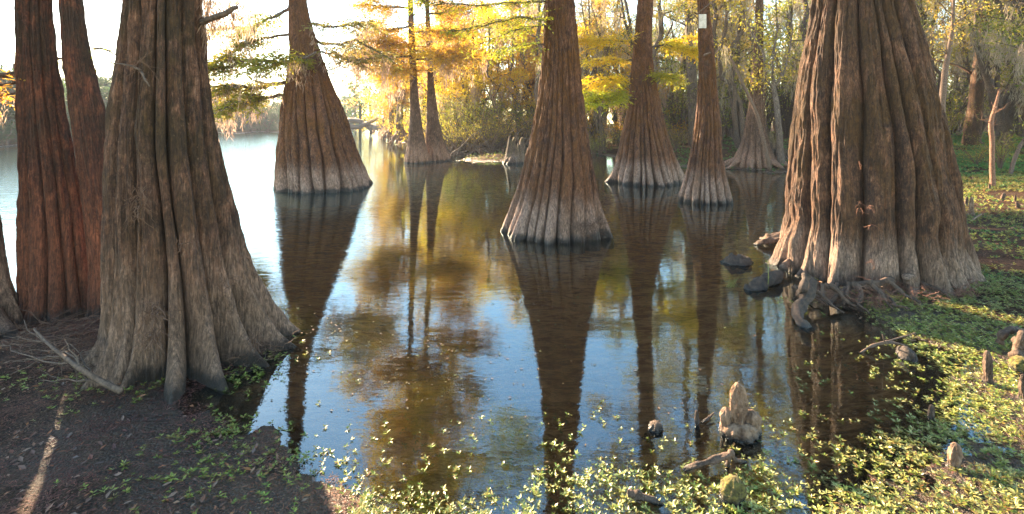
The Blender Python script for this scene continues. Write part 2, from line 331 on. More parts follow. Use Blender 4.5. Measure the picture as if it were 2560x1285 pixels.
# ------------------------------------------------------------------ fluted trunks traced as silhouettes (photo rows) at their own distance
def trunk_geo(prof, base_y, lobes, amp, zf=1.6, toes=(), top=14, seed=0, na=300, flare=.1, nz=110, p=.6, low=0.25, knots=0.0, smoothtop=None, crease=.45):
    r_ = np.random.default_rng(seed)
    prof = sorted(prof)                                            # by photo row, top first
    yb, lb, rb = prof[-1]
    a1, a2 = math.atan((lb-CX)/F), math.atan((rb-CX)/F); ac, de = (a1+a2)/2, (a2-a1)/2
    Df = H*F/(base_y-YH)/math.cos(ac); D = Df/(1-math.sin(de)*.92)
    Z, R, CXs, CYs = [], [], [], []
    for (y, l, r) in prof:
        a1, a2 = math.atan((l-CX)/F), math.atan((r-CX)/F); a, d = (a1+a2)/2, (a2-a1)/2
        yc = D*math.cos(a)
        Z.append(H-(y-YH)/F*yc); R.append(D*math.sin(d)); CXs.append(D*math.sin(a)); CYs.append(yc)
    Z, R, CXs, CYs = [np.array(v)[::-1] for v in (Z, R, CXs, CYs)]
    ztop = Z[-1]; dz = max(top-ztop, 1)
    sl = (CXs[-1]-CXs[-3])/(Z[-1]-Z[-3])
    Z = np.append(Z, [ztop+dz*.5, top]); R = np.append(R, [R[-1]*.74, R[-1]*.4])
    CXs = np.append(CXs, [CXs[-1]+sl*dz*.22, CXs[-1]+sl*dz*.3]); CYs = np.append(CYs, [CYs[-1], CYs[-1]])
    z0 = min(Z[0], 0)-.35
    zs = np.concatenate([np.linspace(z0, .25, 22), np.linspace(.25, ztop, nz)[1:], np.linspace(ztop, top, 26)[1:]])
    def sm(v):                                                      # smooth monotone-ish interpolation
        fine = np.interp(np.linspace(Z[0], Z[-1], 400), Z, v); k = np.ones(15)/15
        fine = np.convolve(np.pad(fine, 7, mode='edge'), k, 'valid')
        return np.interp(zs, np.linspace(Z[0], Z[-1], 400), fine)
    Rz, Cx, Cy = sm(R), sm(CXs), sm(CYs)
    th = np.linspace(0, 2*PI, na, endpoint=False)
    TH, ZZ = np.meshgrid(th, zs); RR = Rz[:, None]
    wid = r_.uniform(.45, 1.5, lobes); bnd = np.concatenate([[0], np.cumsum(wid)]); bnd = bnd/bnd[-1]*2*PI; wid = np.diff(bnd)
    w = TH+sum(.10/k*np.sin(k*TH+r_.uniform(0, 6.3)+ZZ*r_.uniform(.15, .5)) for k in (1, 2, 3))+(.022*np.sin(ZZ*2.3+3*TH)+.012*np.sin(ZZ*5.1+5*TH))*8/lobes**.7
    w = np.mod(w+r_.uniform(0, 6.3), 2*PI)
    ix = np.clip(np.searchsorted(bnd, w.ravel(), 'right')-1, 0, lobes-1).reshape(w.shape)
    u = (w-bnd[ix])/wid[ix]
    L = np.sin(PI*np.clip(u, 0, 1))**p-crease*np.exp(-(np.minimum(u, 1-u)/.07)**2)
    lw = wid[ix]*lobes/(2*PI)
    loff = (r_.uniform(-.5, .3, lobes)[ix]+.55*np.sin(ZZ*r_.uniform(.5, 2.2, lobes)[ix]+r_.uniform(0, 6.3, lobes)[ix]))*np.sin(PI*np.clip(u, 0, 1))**.25
    lfz = zf*r_.uniform(.45, 1.9, lobes)[ix]
    L2 = 1-.9*np.exp(-((u-r_.uniform(.3, .7, lobes)[ix])/.07)**2)*(lw > .9)
    Az = amp*(low+(1-low)*np.exp(-np.maximum(ZZ, 0)/lfz))
    if smoothtop: Az = Az*np.clip((smoothtop-ZZ)/(smoothtop*.35), .06, 1)
    cell = sum(np.sin(k*TH+r_.uniform(0, 6.3)) for k in (2, 3, 5))/3
    r = RR*(1+.04*amp-Az*(1-L)*np.clip(lw, .6, 1.15)-.10*Az*(1-L2)+.3*Az*cell+.5*Az*loff)
    r = r*(1+.006*np.sin(ZZ*6+4*TH+r_.uniform(0, 6))+.005*np.sin(ZZ*13-7*TH))
    tx = TH*R[0]*0+TH; per = np.abs(((TH/PI) % 2)-1)*PI
    r = r+.07*fbm(per*R[0]*14, ZZ*2.6+seed)*np.sqrt(R[0])*.8+.034*fbm(per*R[0]*50+9, ZZ*6+seed, 3)
    if knots:
        kp = r_.uniform(-1.2, 1.2, lobes)[ix]
        r = r*(1+knots*L*np.sin(ZZ*9+kp)*np.exp(-((ZZ-.5)/.45)**2))
    fl = np.exp(-np.maximum(ZZ, 0)/.13)
    r = r+RR*flare*fl*(L-.5)*(.9+1.2*loff)
    for (deg, ln, wd, hh) in toes:                                  # azimuth (0 = +x, -90 = towards the camera), reach, angular width, height
        dth = (TH-math.radians(deg)+PI) % (2*PI)-PI
        r = r+ln*np.exp(-np.maximum(ZZ, -.1)/hh)*np.exp(-(dth/math.radians(wd))**2)
    v = np.stack([Cx[:, None]+r*np.cos(TH), Cy[:, None]+r*np.sin(TH), ZZ], -1).reshape(-1, 3)
    n, k = len(zs), na
    i = np.arange(n-1)[:, None]*k; j = np.arange(k)[None, :]; j2 = (j+1) % k
    f = np.stack([i+j, i+j2, i+k+j2, i+k+j], -1).reshape(-1, 4)
    v = np.vstack([v, [Cx[-1], Cy[-1], zs[-1]+.2]]); m = n*k; jj = np.arange(k)
    f = np.vstack([f, np.stack([(n-1)*k+jj, (n-1)*k+(jj+1) % k, np.full(k, m), np.full(k, m)], -1)])
    g = Geo(); g.add(v, f)
    info = dict(D=D, R=lambda z: float(np.interp(z, zs, Rz)), C=lambda z: np.array([np.interp(z, zs, Cx), np.interp(z, zs, Cy), z]), base=np.array([Cx[21], Cy[21], 0.0]), Y=float(Cy[21]))
    return g, info

def wiggle(p0, p1, n=9, amt=.06, sag=0.0):
    p0, p1 = np.asarray(p0, float), np.asarray(p1, float); L = np.linalg.norm(p1-p0)
    t = np.linspace(0, 1, n)[:, None]; q = p0+(p1-p0)*t
    nz = np.cumsum(rng.normal(size=(n, 3)), 0); nz -= nz[0]+t*(nz[-1]-nz[0])
    q = q+nz*amt*L/math.sqrt(n); q[:, 2] -= sag*L*(t[:, 0]**2)
    return q
def moss_strands(g, pts, lmin, lmax, w=.025, dens=1.0, k=5):
    """hanging beards: every point gets a bundle of tapering kinked strands"""
    for p in pts:
        L = rng.uniform(lmin, lmax)
        m = max(3, int(L/.035*dens*1.6))
        z = rng.uniform(0, 1, m)**1.15
        sp = w*2.2*(1-z*.75)
        base = p+np.stack([rng.normal(size=m)*sp, rng.normal(size=m)*sp, -z*L], -1)
        d = np.stack([rng.normal(size=m)*.3, rng.normal(size=m)*.3, -np.ones(m)], -1)
        g.leaves(base, d, rng.uniform(.5, 1.5, m)*w*5, w*rng.uniform(.25, .6, m))
LIMBS = []
def flush(info, mat):
    for q, r in LIMBS:
        g = Geo(); g.tube(q, r, 7, .08); g.build('limb', mat, info['t'], info['base'])
    LIMBS.clear()
def sprays(gw, gl, path, r0, reach, n, leaf, lw, droop=.12, density=1.0, width=1.0, start=.12):
    """flat feathery cypress foliage along a limb"""
    path = np.asarray(path); L = np.linalg.norm(path[-1]-path[0])
    ends = []
    tt = np.linspace(0, 1, len(path))
    at = lambda t: np.array([np.interp(t, tt, path[:, i]) for i in range(3)])
    dirm = (path[-1]-path[0])/L
    side = np.cross(dirm, [0, 0, 1]); side /= np.linalg.norm(side)+1e-9
    for i in range(n):
        t = rng.uniform(start, 1)
        p = at(t); s = rng.choice([-1, 1]); ang = rng.uniform(.2, 1.5)
        d = dirm*math.cos(ang)+side*s*math.sin(ang); d[2] += rng.uniform(-.35, .35)
        ln = reach*rng.uniform(.45, 1)*(1.15-.5*t)
        q = wiggle(p, p+d*ln, 6, .08, droop)
        gw.tube(q, [r0*.35, r0*.08], 4, cap=False); ends.append(q)
        m = max(2, int(ln/.075*density))
        u = np.linspace(.15, 1, m); P0 = np.stack([np.interp(u, np.linspace(0, 1, 6), q[:, k]) for k in range(3)], -1)
        dd = (q[-1]-q[0]); dd = dd/np.linalg.norm(dd); sd = np.cross(dd, [0, 0, 1]); sd /= np.linalg.norm(sd)+1e-9
        for sgn in (-1, 1):
            tw = dd*.55+sd*sgn*.8+rng.normal(size=(m, 3))*.42; tw[:, 2] -= .12
            tl = rng.uniform(.10, .2, m)*width
            kk = 7
            uu = rng.uniform(.05, 1, (m, kk))
            base = P0[:, None, :]+tw[:, None, :]*(uu*tl[:, None])[:, :, None]
            perp = np.cross(tw, [0, 0, 1.0]); perp /= np.linalg.norm(perp, axis=1)[:, None]+1e-9
            sg = rng.choice([-1, 1], (m, kk))
            ld = tw[:, None, :]*.7+perp[:, None, :]*sg[:, :, None]*.8+rng.normal(size=(m, kk, 3))*.25
            ld[:, :, 2] -= .15
            gl.leaves(base.reshape(-1, 3), ld.reshape(-1, 3), leaf*rng.uniform(.6, 1.3, m*kk), lw, flat=(0, 0, 1))
    return ends
def limb(gw, pts, r, n=14, amt=.05, keep=True):
    """limb through photo points (px, py, depth)"""
    q = np.array([P(*p) for p in pts]); t = np.linspace(0, 1, len(q)); tt = np.linspace(0, 1, n)
    w = np.stack([np.interp(tt, t, q[:, i]) for i in range(3)], -1)
    L = np.linalg.norm(q[-1]-q[0]); nz = np.cumsum(rng.normal(size=(n, 3)), 0); nz -= nz[0]+tt[:, None]*(nz[-1]-nz[0])
    w = w+nz*amt*L/math.sqrt(n)*.5
    if keep: LIMBS.append((w, r))
    else: gw.tube(w, r, 7, .08)
    return w
def crown(gw, gl, gm, info, z0, z1, n, reach, leaf, lw, nsp=7, rl=.045, mossy=.5, az=None, seed=0):
    for i in range(n):
        z = z0+(z1-z0)*(i+rng.random())/n
        c = info['C'](z); a = rng.uniform(0, 2*PI) if az is None else math.radians(rng.uniform(*az))
        ln = reach*rng.uniform(.55, 1.1)*(1.1-.5*(z-z0)/(z1-z0+.01))
        p1 = c+np.array([math.cos(a)*ln, math.sin(a)*ln, rng.uniform(-.05, .35)*ln])
        q = wiggle(c, p1, 8, .07, .05); LIMBS.append((q, [rl, rl*.25]))
        e = sprays(gw, gl, q, rl, ln*.5, nsp, leaf*.8, lw*.8, density=.65, width=1.7)
        if gm is not None and rng.random() < mossy:
            moss_strands(gm, [q[rng.integers(2, 8)]+rng.normal(size=3)*.05 for _ in range(5)], .3, 1.0, .035)

def fibres(g, c, r, n, ln, down=True, k=5, rr=.0025):
    for i in range(n):
        p = np.asarray(c)+rng.normal(size=3)*r*.5
        d = rng.normal(size=3); d[2] = -abs(d[2])*1.5-.4 if down else rng.uniform(-.2, .5)
        d /= np.linalg.norm(d)
        g.tube(wiggle(p, p+d*ln*rng.uniform(.4, 1), k, .18), [rr, rr*.5], 3, cap=False)

def hero(label, prof, base_y, mat, group='cypress trunks standing in the swamp', **kw):
    g, info = trunk_geo(prof, base_y, **kw)
    t = thing('cypress_tree', label, 'tree', tuple(info['base']), group)
    g.build('trunk', mat, t, info['base']); info['t'] = t
    return info
def child(info, name, geo, mat, smooth=True):
    if geo.n and name in ('rootlets', 'branches', 'moss', 'thin_foliage'): return tag(geo.build(name, mat, info['t'], info['base'], smooth), kind='stuff')
    if geo.n: return geo.build(name, mat, info['t'], info['base'], smooth)

# --- left group
T0 = hero('cypress trunk cut off by the left frame edge, its root spreading onto the soil',
  [(-50, -190, -45), (100, -185, -38), (300, -185, -28), (500, -185, -10), (600, -190, 2), (700, -200, 17), (760, -215, 40), (800, -230, 70)], 850, BK_BIG,
  lobes=14, amp=.2, toes=((-20, .35, 14, .12), (-60, .3, 12, .12)), top=11, seed=1, zf=1.5)
T1 = hero('reddish brown fluted cypress standing left of the slim leaning trunk',
  [(0, 38, 131), (100, 38, 138), (200, 39, 150), (300, 40, 168), (400, 42, 188), (500, 42, 205), (600, 39, 220), (700, 36, 231), (765, 33, 237)], 800, BK_LEFT,
  lobes=15, amp=.24, p=.7, top=12, seed=5, zf=2.0, flare=.05, toes=((-50, .10, 10, .1), (-95, .08, 8, .1)), low=.2)
T2 = hero('slim smooth barked cypress leaning left between two fluted trunks',
  [(0, 148, 205), (75, 153, 216), (150, 156, 231), (200, 163, 246), (300, 176, 268), (400, 190, 290), (500, 204, 305), (640, 222, 322), (755, 222, 330)], 790, BK_LEFT,
  lobes=7, amp=.07, top=11, seed=8, zf=1.2)
T3 = hero('largest cypress on the left bank with deep folds and spreading buttresses',
  [(0, 310, 508), (100, 303, 515), (200, 290, 524), (300, 273, 536), (400, 267, 548), (500, 265, 568), (600, 264, 585), (700, 262, 600), (780, 258, 615), (860, 262, 622)], 948, BK_BIG,
  lobes=14, amp=.27, top=12, seed=21, zf=2.6, flare=.16, low=.5, p=.7, na=900, nz=150,
  toes=((33, .40, 8, .42), (10, .30, 6, .28), (-12, .30, 6, .24), (-38, .26, 6, .22), (-60, .34, 8, .24), (-98, .26, 8, .22), (-116, .24, 7, .2), (-158, .26, 12, .16), (185, .25, 14, .14)))
# --- trees in the water and at the back
T4 = hero('massive leaning cypress alone in the river at the mouth of the pond',
  [(0, 722, 765), (50, 722, 775), (100, 724, 790), (150, 724, 808), (200, 715, 825), (250, 703, 848), (300, 694, 868), (350, 690, 885), (400, 689, 903), (440, 686, 920), (466, 684, 934)], 482, BK_MID,
  lobes=26, amp=.20, top=15, seed=31, zf=2.6, flare=.05, low=.25, na=560, smoothtop=3.6)
T5 = hero('left one of the slender twin cypresses in the channel',
  [(0, 1020, 1032), (100, 1022, 1037), (180, 1025, 1041), (250, 1026, 1047), (300, 1025, 1053), (350, 1020, 1062), (380, 1016, 1070), (396, 1009, 1080)], 408, BK_FAR,
  lobes=12, amp=.12, top=17, seed=41, zf=1.6, flare=.2, na=160)
T6 = hero('right one of the slender twin cypresses, dark banded above its middle',
  [(0, 1062, 1072), (100, 1066, 1078), (170, 1069, 1082), (250, 1068, 1090), (300, 1067, 1098), (350, 1065, 1108), (380, 1062, 1118), (394, 1060, 1132)], 404, BK_FAR,
  lobes=12, amp=.12, top=16, seed=43, zf=1.6, flare=.2, na=160)
T7 = hero('large fluted cypress in the middle of the pond with pale bleached foot',
  [(0, 1363, 1433), (50, 1362, 1438), (100, 1360, 1444), (200, 1352, 1452), (300, 1338, 1464), (400, 1318, 1482), (450, 1305, 1490), (500, 1288, 1500), (550, 1268, 1512), (577, 1255, 1521)], 608, BK_MID,
  lobes=25, amp=.19, top=14, seed=55, zf=1.8, flare=.1, na=760, nz=130, smoothtop=3.6, low=.3)
T8 = hero('wide based cypress at the back of the pond with yellow sprays on both sides',
  [(0, 1594, 1632), (50, 1591, 1630), (100, 1586, 1628), (150, 1580, 1630), (200, 1576, 1637), (250, 1572, 1648), (300, 1562, 1658), (350, 1550, 1672), (400, 1538, 1688), (430, 1528, 1700), (447, 1520, 1708)], 464, BK_MID,
  lobes=24, amp=.24, top=17, seed=61, zf=1.5, flare=.2, na=480, smoothtop=3.8)
T9 = hero('tall narrow cypress carrying a blank white sign',
  [(0, 1745, 1770), (50, 1746, 1776), (100, 1746, 1782), (200, 1746, 1790), (300, 1740, 1800), (400, 1722, 1806), (450, 1708, 1815), (490, 1690, 1835)], 510, BK_MID,
  lobes=19, amp=.24, top=17, seed=73, zf=1.8, flare=.15, na=400, smoothtop=4.2)
T10 = hero('grey cypress on the back bank with a hollow stump at its foot',
  [(0, 1890, 1908), (100, 1886, 1908), (200, 1878, 1908), (250, 1873, 1908), (300, 1865, 1912), (350, 1855, 1922), (390, 1837, 1936), (410, 1822, 1948)], 424, BK_FAR,
  lobes=15, amp=.2, top=18, seed=83, zf=1.1, flare=.25, na=240)
T11 = hero('straight pale grey trunk half hidden between the yellow spray and the sign tree',
  [(0, 1711, 1730), (90, 1713, 1735), (200, 1717, 1742), (300, 1721, 1748), (380, 1720, 1756)], 388, BK_PALE,
  lobes=9, amp=.08, top=17, seed=91, zf=1.5, na=120)
T12 = hero('enormous fluted cypress on the right bank with rounded ribs',
  [(0, 2033, 2278), (50, 2022, 2292), (100, 2012, 2310), (200, 1995, 2340), (300, 1987, 2365), (400, 1982, 2385), (450, 1977, 2395), (500, 1972, 2405), (550, 1966, 2413), (600, 1957, 2422), (640, 1950, 2430)], 728, BK_RIGHT,
  lobes=21, amp=.16, top=12, seed=102, zf=3.0, flare=.07, low=.55, p=.6, na=960, nz=160, knots=.022,
  toes=((160, .16, 8, .14), (-170, .14, 6, .13), (-148, .10, 6, .14), (-125, .12, 5, .12), (-102, .12, 5, .14), (-82, .2, 6, .14), (-62, .2, 6, .15), (-44, .25, 6, .15)))
HEROES = [T0, T1, T2, T3, T4, T5, T6, T7, T8, T9, T10, T11, T12]

# ---- limbs and foliage of the hero trees
# T1, T2, T3: bare limbs, moss, crowns above
for T, z0, z1, n in ((T1, 5.5, 11, 6), (T2, 5.5, 10.5, 5), (T3, 6.0, 11.5, 7), (T0, 6, 10.5, 3)):
    gw, gl, gm = Geo(), Geo(), Geo(); crown(gw, gl, gm, T, z0, z1, n, 2.2, .07, .018, 8, .05)
    if T is T1:
        d = T['Y']
        w = limb(gw, [(60, 186, d), (10, 188, d-.1), (-90, 180, d-.2)], [.03, .02])
        w2 = limb(gw, [(60, 203, d), (20, 211, d-.1), (-70, 222, d-.3)], [.016, .008])
        w3 = limb(gw, [(60, 228, d), (0, 240, d-.1), (-30, 236, d-.1)], [.009, .005])
        for q in (w, w2, w3): sprays(gw, gl, q, .02, .3, 12, .05, .012, start=.4)
        moss_strands(gm, [w3[k] for k in range(3, 13)], .06, .28, .012)
    if T is T2:
        d = T['Y']+.15
        w = limb(gw, [(235, 122, d), (262, 124, d), (296, 140, d-.1)], [.012, .005])
        w2 = limb(gw, [(165, 145, d), (140, 146, d), (100, 138, d+.1)], [.012, .005])
        for q in (w, w2): sprays(gw, gl, q, .012, .16, 12, .04, .01, start=.2)
    if T is T3:
        d = T['Y']
        w = limb(gw, [(500, 58, d), (525, 50, d-.05), (560, 36, d-.1), (592, 18, d-.15)], [.03, .02, .022, .014])
        w2 = limb(gw, [(505, -40, d), (600, -60, d), (700, -50, d-.1)], [.03, .01])
        moss_strands(gm, [P(x, y, d) for x, y in ((512, -30), (516, -20), (525, -25), (532, -20), (552, -30), (580, -28), (586, -20), (604, -30), (560, 20), (640, -30), (514, 0), (519, 5), (530, 10), (575, 5), (588, 0), (620, -10), (548, 5))], .12, .36, .016, 5)
        lim = limb(gw, [(352, 178, d-.62), (330, 165, d-.66), (300, 160, d-.7), (262, 155, d-.7)], [.0065, .003])
        limb(gw, [(352, 178, d-.62), (362, 200, d-.66), (374, 216, d-.66)], [.006, .004])
    flush(T, WOOD); child(T, 'branches', gw, WOOD); child(T, 'foliage', gl, L_GREEN if T is not T1 else L_ORANGE, False); child(T, 'moss', gm, SPMOSS, False)
# T3 rootlet bundles in the folds
gf = Geo()
for px_, py_, dd, n, ln in ((350, 470, -.78, 14, .16), (345, 520, -.80, 24, .16), (465, 600, -.83, 16, .12), (378, 770, -.88, 50, .2), (385, 830, -.92, 46, .18), (570, 700, -.55, 14, .12), (640, 850, -.35, 30, .12), (360, 150, -.62, 10, .22)):
    fibres(gf, P(px_, py_, T3['Y']+dd*.62), .045, n, ln)
for i in range(26):
    x = rng.uniform(560, 700); fibres(gf, G(x, rng.uniform(850, 905), .05), .05, 6, .16, False)
for i in range(30):
    fibres(gf, G(rng.uniform(180, 420), rng.uniform(805, 880), .08), .07, 7, .2, False)
child(T3, 'rootlets', gf, FIBRE)

# T4 river tree: long layered limbs both sides
gw, gl, gm, gl2 = Geo(), Geo(), Geo(), Geo(); d = T4['Y']
LF = [([(735, 240, d), (650, 245, d-.4), (600, 262, d-.8), (548, 275, d-1.0)], .05, L_GOLD),
      ([(725, 206, d), (660, 214, d-.3), (590, 214, d-.7), (530, 228, d-.9)], .06, 0),
      ([(725, 162, d), (640, 166, d-.4), (580, 172, d-.6), (518, 178, d-.8)], .055, 0),
      ([(728, 85, d), (650, 102, d-.3), (590, 130, d-.3), (535, 158, d-.4)], .04, 0),
      ([(725, 20, d), (680, 40, d-.4), (620, 62, d-.4), (560, 72, d-.4)], .05, 0),
      ([(770, 60, d), (830, 60, d-.4), (890, 66, d-.6), (930, 60, d-.6)], .04, 1),
      ([(790, 100, d), (840, 120, d-.3), (900, 122, d-.6), (985, 150, d-.9)], .04, 1),
      ([(780, 130, d), (840, 134, d-.3), (880, 150, d-.5), (930, 142, d-.5)], .03, 1),
      ([(810, 178, d), (852, 166, d-.3), (876, 178, d-.4), (892, 186, d-.4)], .02, 2),
      ([(815, 185, d), (842, 184, d-.3), (843, 190, d-.3)], .02, 2),
      ([(790, 130, d-1.2), (750, 135, d-1.35), (700, 150, d-1.3), (640, 158, d-1.4)], .03, 0)]
for pts, r, kind in LF:
    w = limb(gw, pts, [r, r*.3], 16, .13)
    if kind == 2: continue
    e = sprays(gw, gl if kind != 1 else gl2, w, r*.8, .95 if kind != 1 else .7, 34 if kind != 1 else 26, .095, .03, density=.9 if kind != 1 else .75, width=1.25, start=.15)
    moss_strands(gm, [x[rng.integers(0, 6)] for x in e[:24]], .12, .75, .03, 1.2)
crown(gw, gl, gm, T4, 8.2, 14.5, 16, 2.6, .12, .035, 8, .05, .6)
flush(T4, WOOD); child(T4, 'branches', gw, WOOD); child(T4, 'foliage', gl, L_GREEN, False); child(T4, 'moss', gm, SPMOSS, False)
child(T4, 'thin_foliage', gl2, leafmat('cypress_sparse', [(.16, .17, .03), (.26, .22, .05), (.30, .20, .06)], .5), False)
# T5, T6 twins: orange foliage high up
for T, sgn in ((T5, -1), (T6, 1)):
    gw, gl, gm = Geo(), Geo(), Geo(); d = T['Y']; x0 = CX+F*T['C'](6)[0]/T['Y']
    for (y, dx, y2, s) in ((20, 120, 8, -1), (65, 110, 80, -1), (118, 95, 98, -1), (140, 150, 132, -1), (35, 90, 20, 1), (80, 100, 70, 1), (125, 90, 128, 1), (150, 120, 138, 1), (175, 60, 170, -1), (-20, 120, -50, 1), (-30, 120, -40, -1)):
        if (s == sgn) or rng.random() < .6:
            w = limb(gw, [(x0, y, d), (x0+s*dx*.5, (y+y2)/2+4, d-.6), (x0+s*dx, y2, d+rng.uniform(-1.2, .2))], [.05, .015], 12)
            e = sprays(gw, gl, w, .04, 1.4, 32, .11, .035, density=.65, width=2.2)
            moss_strands(gm, [x[-2] for x in e[:8]], .3, 1.1, .05)
    crown(gw, gl, gm, T, 7.5, 16.5, 46, 3.0, .19, .06, 9, .05, .6)
    flush(T, WOOD); child(T, 'branches', gw, WOOD); child(T, 'foliage', gl, L_ORANGE, False); child(T, 'moss', gm, SPMOSS, False)
# T7
gw, gl, gm = Geo(), Geo(), Geo(); d = T7['Y']
for pts, r, n in (([(1370, 4, d), (1290, 6, d-.3), (1180, 12, d-.6), (1085, 6, d-.8)], .02, 34), ([(1368, 50, d), (1300, 46, d-.3), (1225, 60, d-.6), (1130, 78, d-.9)], .022, 40),
                  ([(1365, 60, d), (1310, 72, d-.2), (1270, 84, d-.3), (1200, 110, d-.5)], .014, 22), ([(1362, 112, d), (1320, 106, d-.2), (1280, 118, d-.3), (1250, 128, d-.4)], .012, 16),
                  ([(1375, -40, d), (1250, -50, d-.4), (1100, -20, d-.9), (1060, 10, d-1.0)], .025, 40)):
    w = limb(gw, pts, [r, r*.3], 16, .04); sprays(gw, gl, w, r, .42, n, .05, .012, density=1.25, width=.9)
crown(gw, gl, gm, T7, 5.0, 13.5, 14, 2.2, .08, .022, 9, .05, .4)
flush(T7, WOOD); child(T7, 'branches', gw, WOOD); child(T7, 'foliage', gl, L_GREEN, False); child(T7, 'moss', gm, SPMOSS, False)
gf = Geo()
for i in range(26):
    a = rng.uniform(-1.35, .25); rr = T7['R'](.1)*1.0
    p = T7['C'](.1)+np.array([math.cos(a)*rr, math.sin(a)*rr, rng.uniform(-.05, .2)])
    fibres(gf, p, .05, 9, .17, rng.random() < .4, 5, .003)
for i in range(14):
    p = T7['C'](.3)+np.array([math.cos(-.15)*T7['R'](.3)*1.03, -.1-.2*rng.random(), rng.uniform(-.1, .35)]); fibres(gf, p, .05, 9, .2, False, 5, .003)
child(T7, 'rootlets', gf, FIBRE)
# T8: yellow sprays
gw, gl, gm, gl2 = Geo(), Geo(), Geo(), Geo(); d = T8['Y']
for pts, r, n, tgt in (([(1580, 105, d), (1530, 98, d-.3), (1480, 100, d-.6), (1452, 104, d-.8)], .03, 30, gl), ([(1580, 190, d), (1540, 196, d-.3), (1500, 200, d-.5), (1470, 210, d-.6)], .03, 30, gl),
                  ([(1575, 243, d-.3), (1540, 240, d-.6), (1500, 238, d-.8), (1462, 235, d-1)], .045, 36, gl2), ([(1575, 243, d-.3), (1530, 236, d-.7), (1490, 248, d-1.0), (1470, 262, d-1.2)], .03, 30, gl2),
                  ([(1625, 118, d), (1665, 112, d-.4), (1705, 120, d-.6), (1742, 128, d-.8)], .03, 36, gl), ([(1636, 190, d), (1660, 188, d-.3), (1695, 200, d-.5)], .02, 22, gl2),
                  ([(1580, 150, d), (1540, 150, d+.4), (1480, 152, d+.6)], .03, 22, gl), ([(1640, 118, d), (1690, 100, d+.3), (1730, 95, d+.4)], .02, 22, gl)):
    w = limb(gw, pts, [r, r*.3], 14, .05); sprays(gw, gl if tgt is gl else gl2, w, r*.8, .62, n, .085, .026, density=1.1, width=1.2)
crown(gw, gl, gm, T8, 6.5, 16.5, 34, 3.0, .12, .035, 8, .055, .5)
flush(T8, WOOD); child(T8, 'branches', gw, WOOD); child(T8, 'golden_foliage', gl, L_GOLD, False); child(T8, 'lime_foliage', gl2, L_LIME, False); child(T8, 'moss', gm, SPMOSS, False)
# T9
gw, gl, gm = Geo(), Geo(), Geo(); d = T9['Y']
limb(gw, [(1700, 60, d-.2), (1735, 42, d-.5), (1765, 14, d-.6), (1800, -10, d-.6)], [.008, .014], 14)
limb(gw, [(1700, 60, d-.2), (1680, 80, d-.2), (1660, 108, d-.2)], [.008, .004], 10)
limb(gw, [(1762, 138, d-.25), (1775, 132, d-.45)], [.03, .02], 5)
crown(gw, gl, gm, T9, 5.6, 16, 28, 2.3, .1, .03, 8, .045, .5)
fibres(gw, P(1768, 150, d-.3), .03, 14, .25); fibres(gw, P(1750, 450, d-.62), .07, 60, .16, False, 5, .0035); fibres(gw, P(1757, 180, d-.3), .03, 14, .3)
flush(T9, WOODL); child(T9, 'branches', gw, WOODL); child(T9, 'foliage', gl, L_GOLD, False); child(T9, 'moss', gm, SPMOSS, False)
# T10, T11
for T, r_ in ((T10, 2.6), (T11, 3)):
    gw, gl, gm = Geo(), Geo(), Geo(); d = T['Y']
    crown(gw, gl, gm, T, 6.5, 17.5, 42, r_*1.1, .18, .05, 8, .05, .6)
    if T is T10:
        for k in range(5): gw.tube(wiggle(P(1885+k*6, 150, d-.5), P(1895+k*5, 340, d-.9), 10, .03), .012, 4)
        for k in range(14):
            a = rng.uniform(-PI, 0); b = T['C'](0)+np.array([math.cos(a), math.sin(a), 0])*T['R'](0)*.9
            gw.tube(wiggle(b+[0, 0, .3], T['C'](0)+np.array([math.cos(a), math.sin(a), 0])*T['R'](0)*rng.uniform(1.4, 1.9)+[0, 0, .02], 6, .08), [.11, .03], 6, .1)
    child(T, 'branches', gw, BK_FAR if T is T10 else WOOD); child(T, 'foliage', gl, L_YEL, False); child(T, 'moss', gm, SPMOSSG, False)
# T12: big exposed roots, rootlets, twigs
d = T12['Y']
gr = Geo()
gr.root([G(2030, 700, .22), G(2015, 745, .12)*1.0, G(1992, 775, .05), G(1998, 805, .03), G(2030, 830, -.04)], [0.037, 0.053, 0.043, 0.037, 0.031])
child(T12, 'twisted_root', gr, DEADW)
gr = Geo()
gr.root([G(2015, 690, .30), G(2008, 720, .22), G(1999, 735, .12), G(1990, 748, .02)], [0.031, 0.031, 0.025, 0.019])
child(T12, 'twisted_root', gr, DEADW)
gr = Geo()
gr.root([G(2230, 700, .16), G(2180, 712, .15), G(2130, 716, .12), G(2095, 738, .06), G(2066, 768, -.02)], [0.031, 0.034, 0.034, 0.025, 0.014])
child(T12, 'arched_root', gr, KNEED)
gr = Geo()
gr.root([G(2230, 700, .14), G(2265, 712, .10), G(2290, 728, .02)], [0.025, 0.019, 0.012])
child(T12, 'arched_root', gr, KNEED)
gr = Geo()
gr.root([G(1985, 640, .12), G(1960, 665, .10), G(1950, 680, .03), G(1945, 700, -.03)], [0.037, 0.037, 0.025, 0.019])
child(T12, 'root', gr, BK_RIGHT)
gr = Geo()
gr.root([G(2320, 690, .14), G(2350, 702, .08), G(2385, 722, .06)], [0.037, 0.031, 0.019])
child(T12, 'root', gr, BK_RIGHT)
gr = Geo()
gr.root([G(2270, 690, .22), G(2278, 722, .09), G(2284, 745, .03)], [0.043, 0.037, 0.031])
child(T12, 'root', gr, BK_RIGHT)
gr = Geo()
gr.root([G(2230, 722, .06), G(2262, 736, .05), G(2280, 744, .05)], [0.012, 0.009, 0.006])
child(T12, 'root', gr, BK_RIGHT)
gr = Geo()
